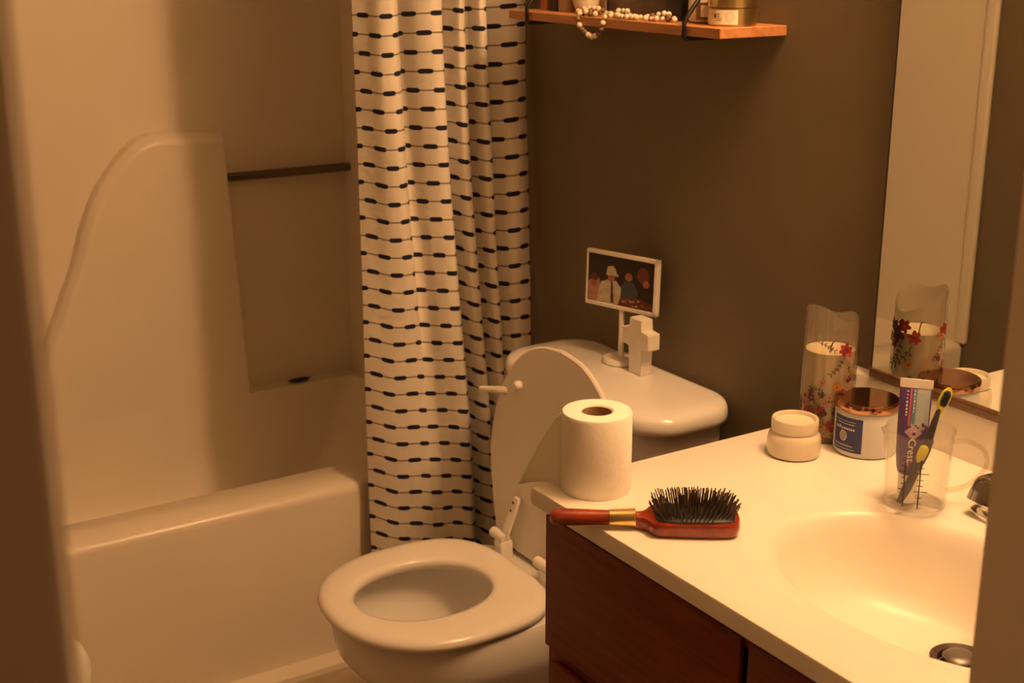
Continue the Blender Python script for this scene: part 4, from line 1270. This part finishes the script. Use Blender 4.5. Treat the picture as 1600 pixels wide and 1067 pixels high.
def text_mesh(txt, size):
    cu_ = bpy.data.curves.new('lettering', 'FONT'); cu_.body = txt; cu_.size = size; cu_.resolution_u = 3
    cu_.align_x = 'LEFT'; cu_.align_y = 'CENTER'
    to = bpy.data.objects.new('lettering', cu_); COL.objects.link(to)
    bpy.context.view_layer.update()
    me = bpy.data.meshes.new_from_object(to.evaluated_get(bpy.context.evaluated_depsgraph_get()))
    bpy.data.objects.remove(to); bpy.data.curves.remove(cu_)
    return me
me = text_mesh('Crest', 0.0125)
for v in me.vertices:      # reads downwards along the tube
    s, z = 0.0005 + v.co.y, 0.080 - v.co.x
    v.co = tpt(s, z, tube_d(z, s) + 0.0007)
me.materials.clear(); me.materials.append(MATS['tube_white'])
o = bpy.data.objects.new('lettering', me); COL.objects.link(o); o.parent = tpst

# toothbrush leaning in the cup
tb = thing('toothbrush', 'yellow and dark toothbrush leaning in the glass cup', 'toothbrush', (GX, GY, ZK))
B0 = nd * 0.0265 + wd_ * -0.0175 + Vector((0, 0, 0.0095))
B1 = nd * 0.020 + wd_ * 0.0105 + Vector((0, 0, 0.093))
B2 = nd * 0.0165 + wd_ * 0.0165 + Vector((0, 0, 0.121))
B3 = nd * 0.013 + wd_ * 0.0285 + Vector((0, 0, 0.1575))
def tbp(pts, rads, name, m, flat=0.7, par=tb):
    b = bmesh.new()
    P = cr(pts, 6)
    RA = np.interp(np.linspace(0, 1, len(P)), np.linspace(0, 1, len(rads)), rads)
    rings = []
    for i, p in enumerate(P):
        dd = (P[min(i + 1, len(P) - 1)] - P[max(i - 1, 0)]).normalized()
        sd = dd.cross(nd).normalized(); fr_ = sd.cross(dd).normalized()
        rings.append([p + sd * (RA[i] * math.cos(a)) + fr_ * (flat * RA[i] * math.sin(a)) for a in np.linspace(0, 2 * PI, 14, endpoint=False)])
    loft(b, rings)
    return obj(name, b, m, par)
mid = B0.lerp(B1, 0.5) + wd_ * 0.002
tbp([B0, mid, B1], [0.0035, 0.0058, 0.0050, 0.0052, 0.0072, 0.0062], 'handle', 'brush_dark')
gcn = B0.lerp(B1, 0.80) + nd * 0.0024
tbp([gcn - (B1 - B0) * 0.16, gcn, gcn + (B1 - B0) * 0.15], [0.002, 0.0055, 0.006, 0.0055, 0.002], 'thumb_grip', 'brush_lime', 0.6)
tbp([B1 - (B1 - B0) * 0.02, B2, B2.lerp(B3, 0.35)], [0.0052, 0.0034, 0.0030], 'neck', 'brush_dark')
hd = tbp([B2.lerp(B3, 0.15) - (B2 - B1) * 0.2, B2.lerp(B3, 0.4), B2.lerp(B3, 0.72), B3], [0.0028, 0.0038, 0.0066, 0.0066, 0.0062, 0.0025], 'head', 'brush_lime', 0.5)
b = bmesh.new()
axd = (B3 - B2).normalized()
for i in range(8):
    for j in range(3):
        c0 = B2.lerp(B3, 0.48 + 0.058 * i) + axd.cross(nd).normalized() * ((j - 1) * 0.0030 * (0.6 if i in (0, 7) else 1))
        tube(b, [c0 + nd * 0.002, c0 + nd * 0.0105], 0.0014, 6)
obj('bristle_tufts', b, 'brush_navy', tb)
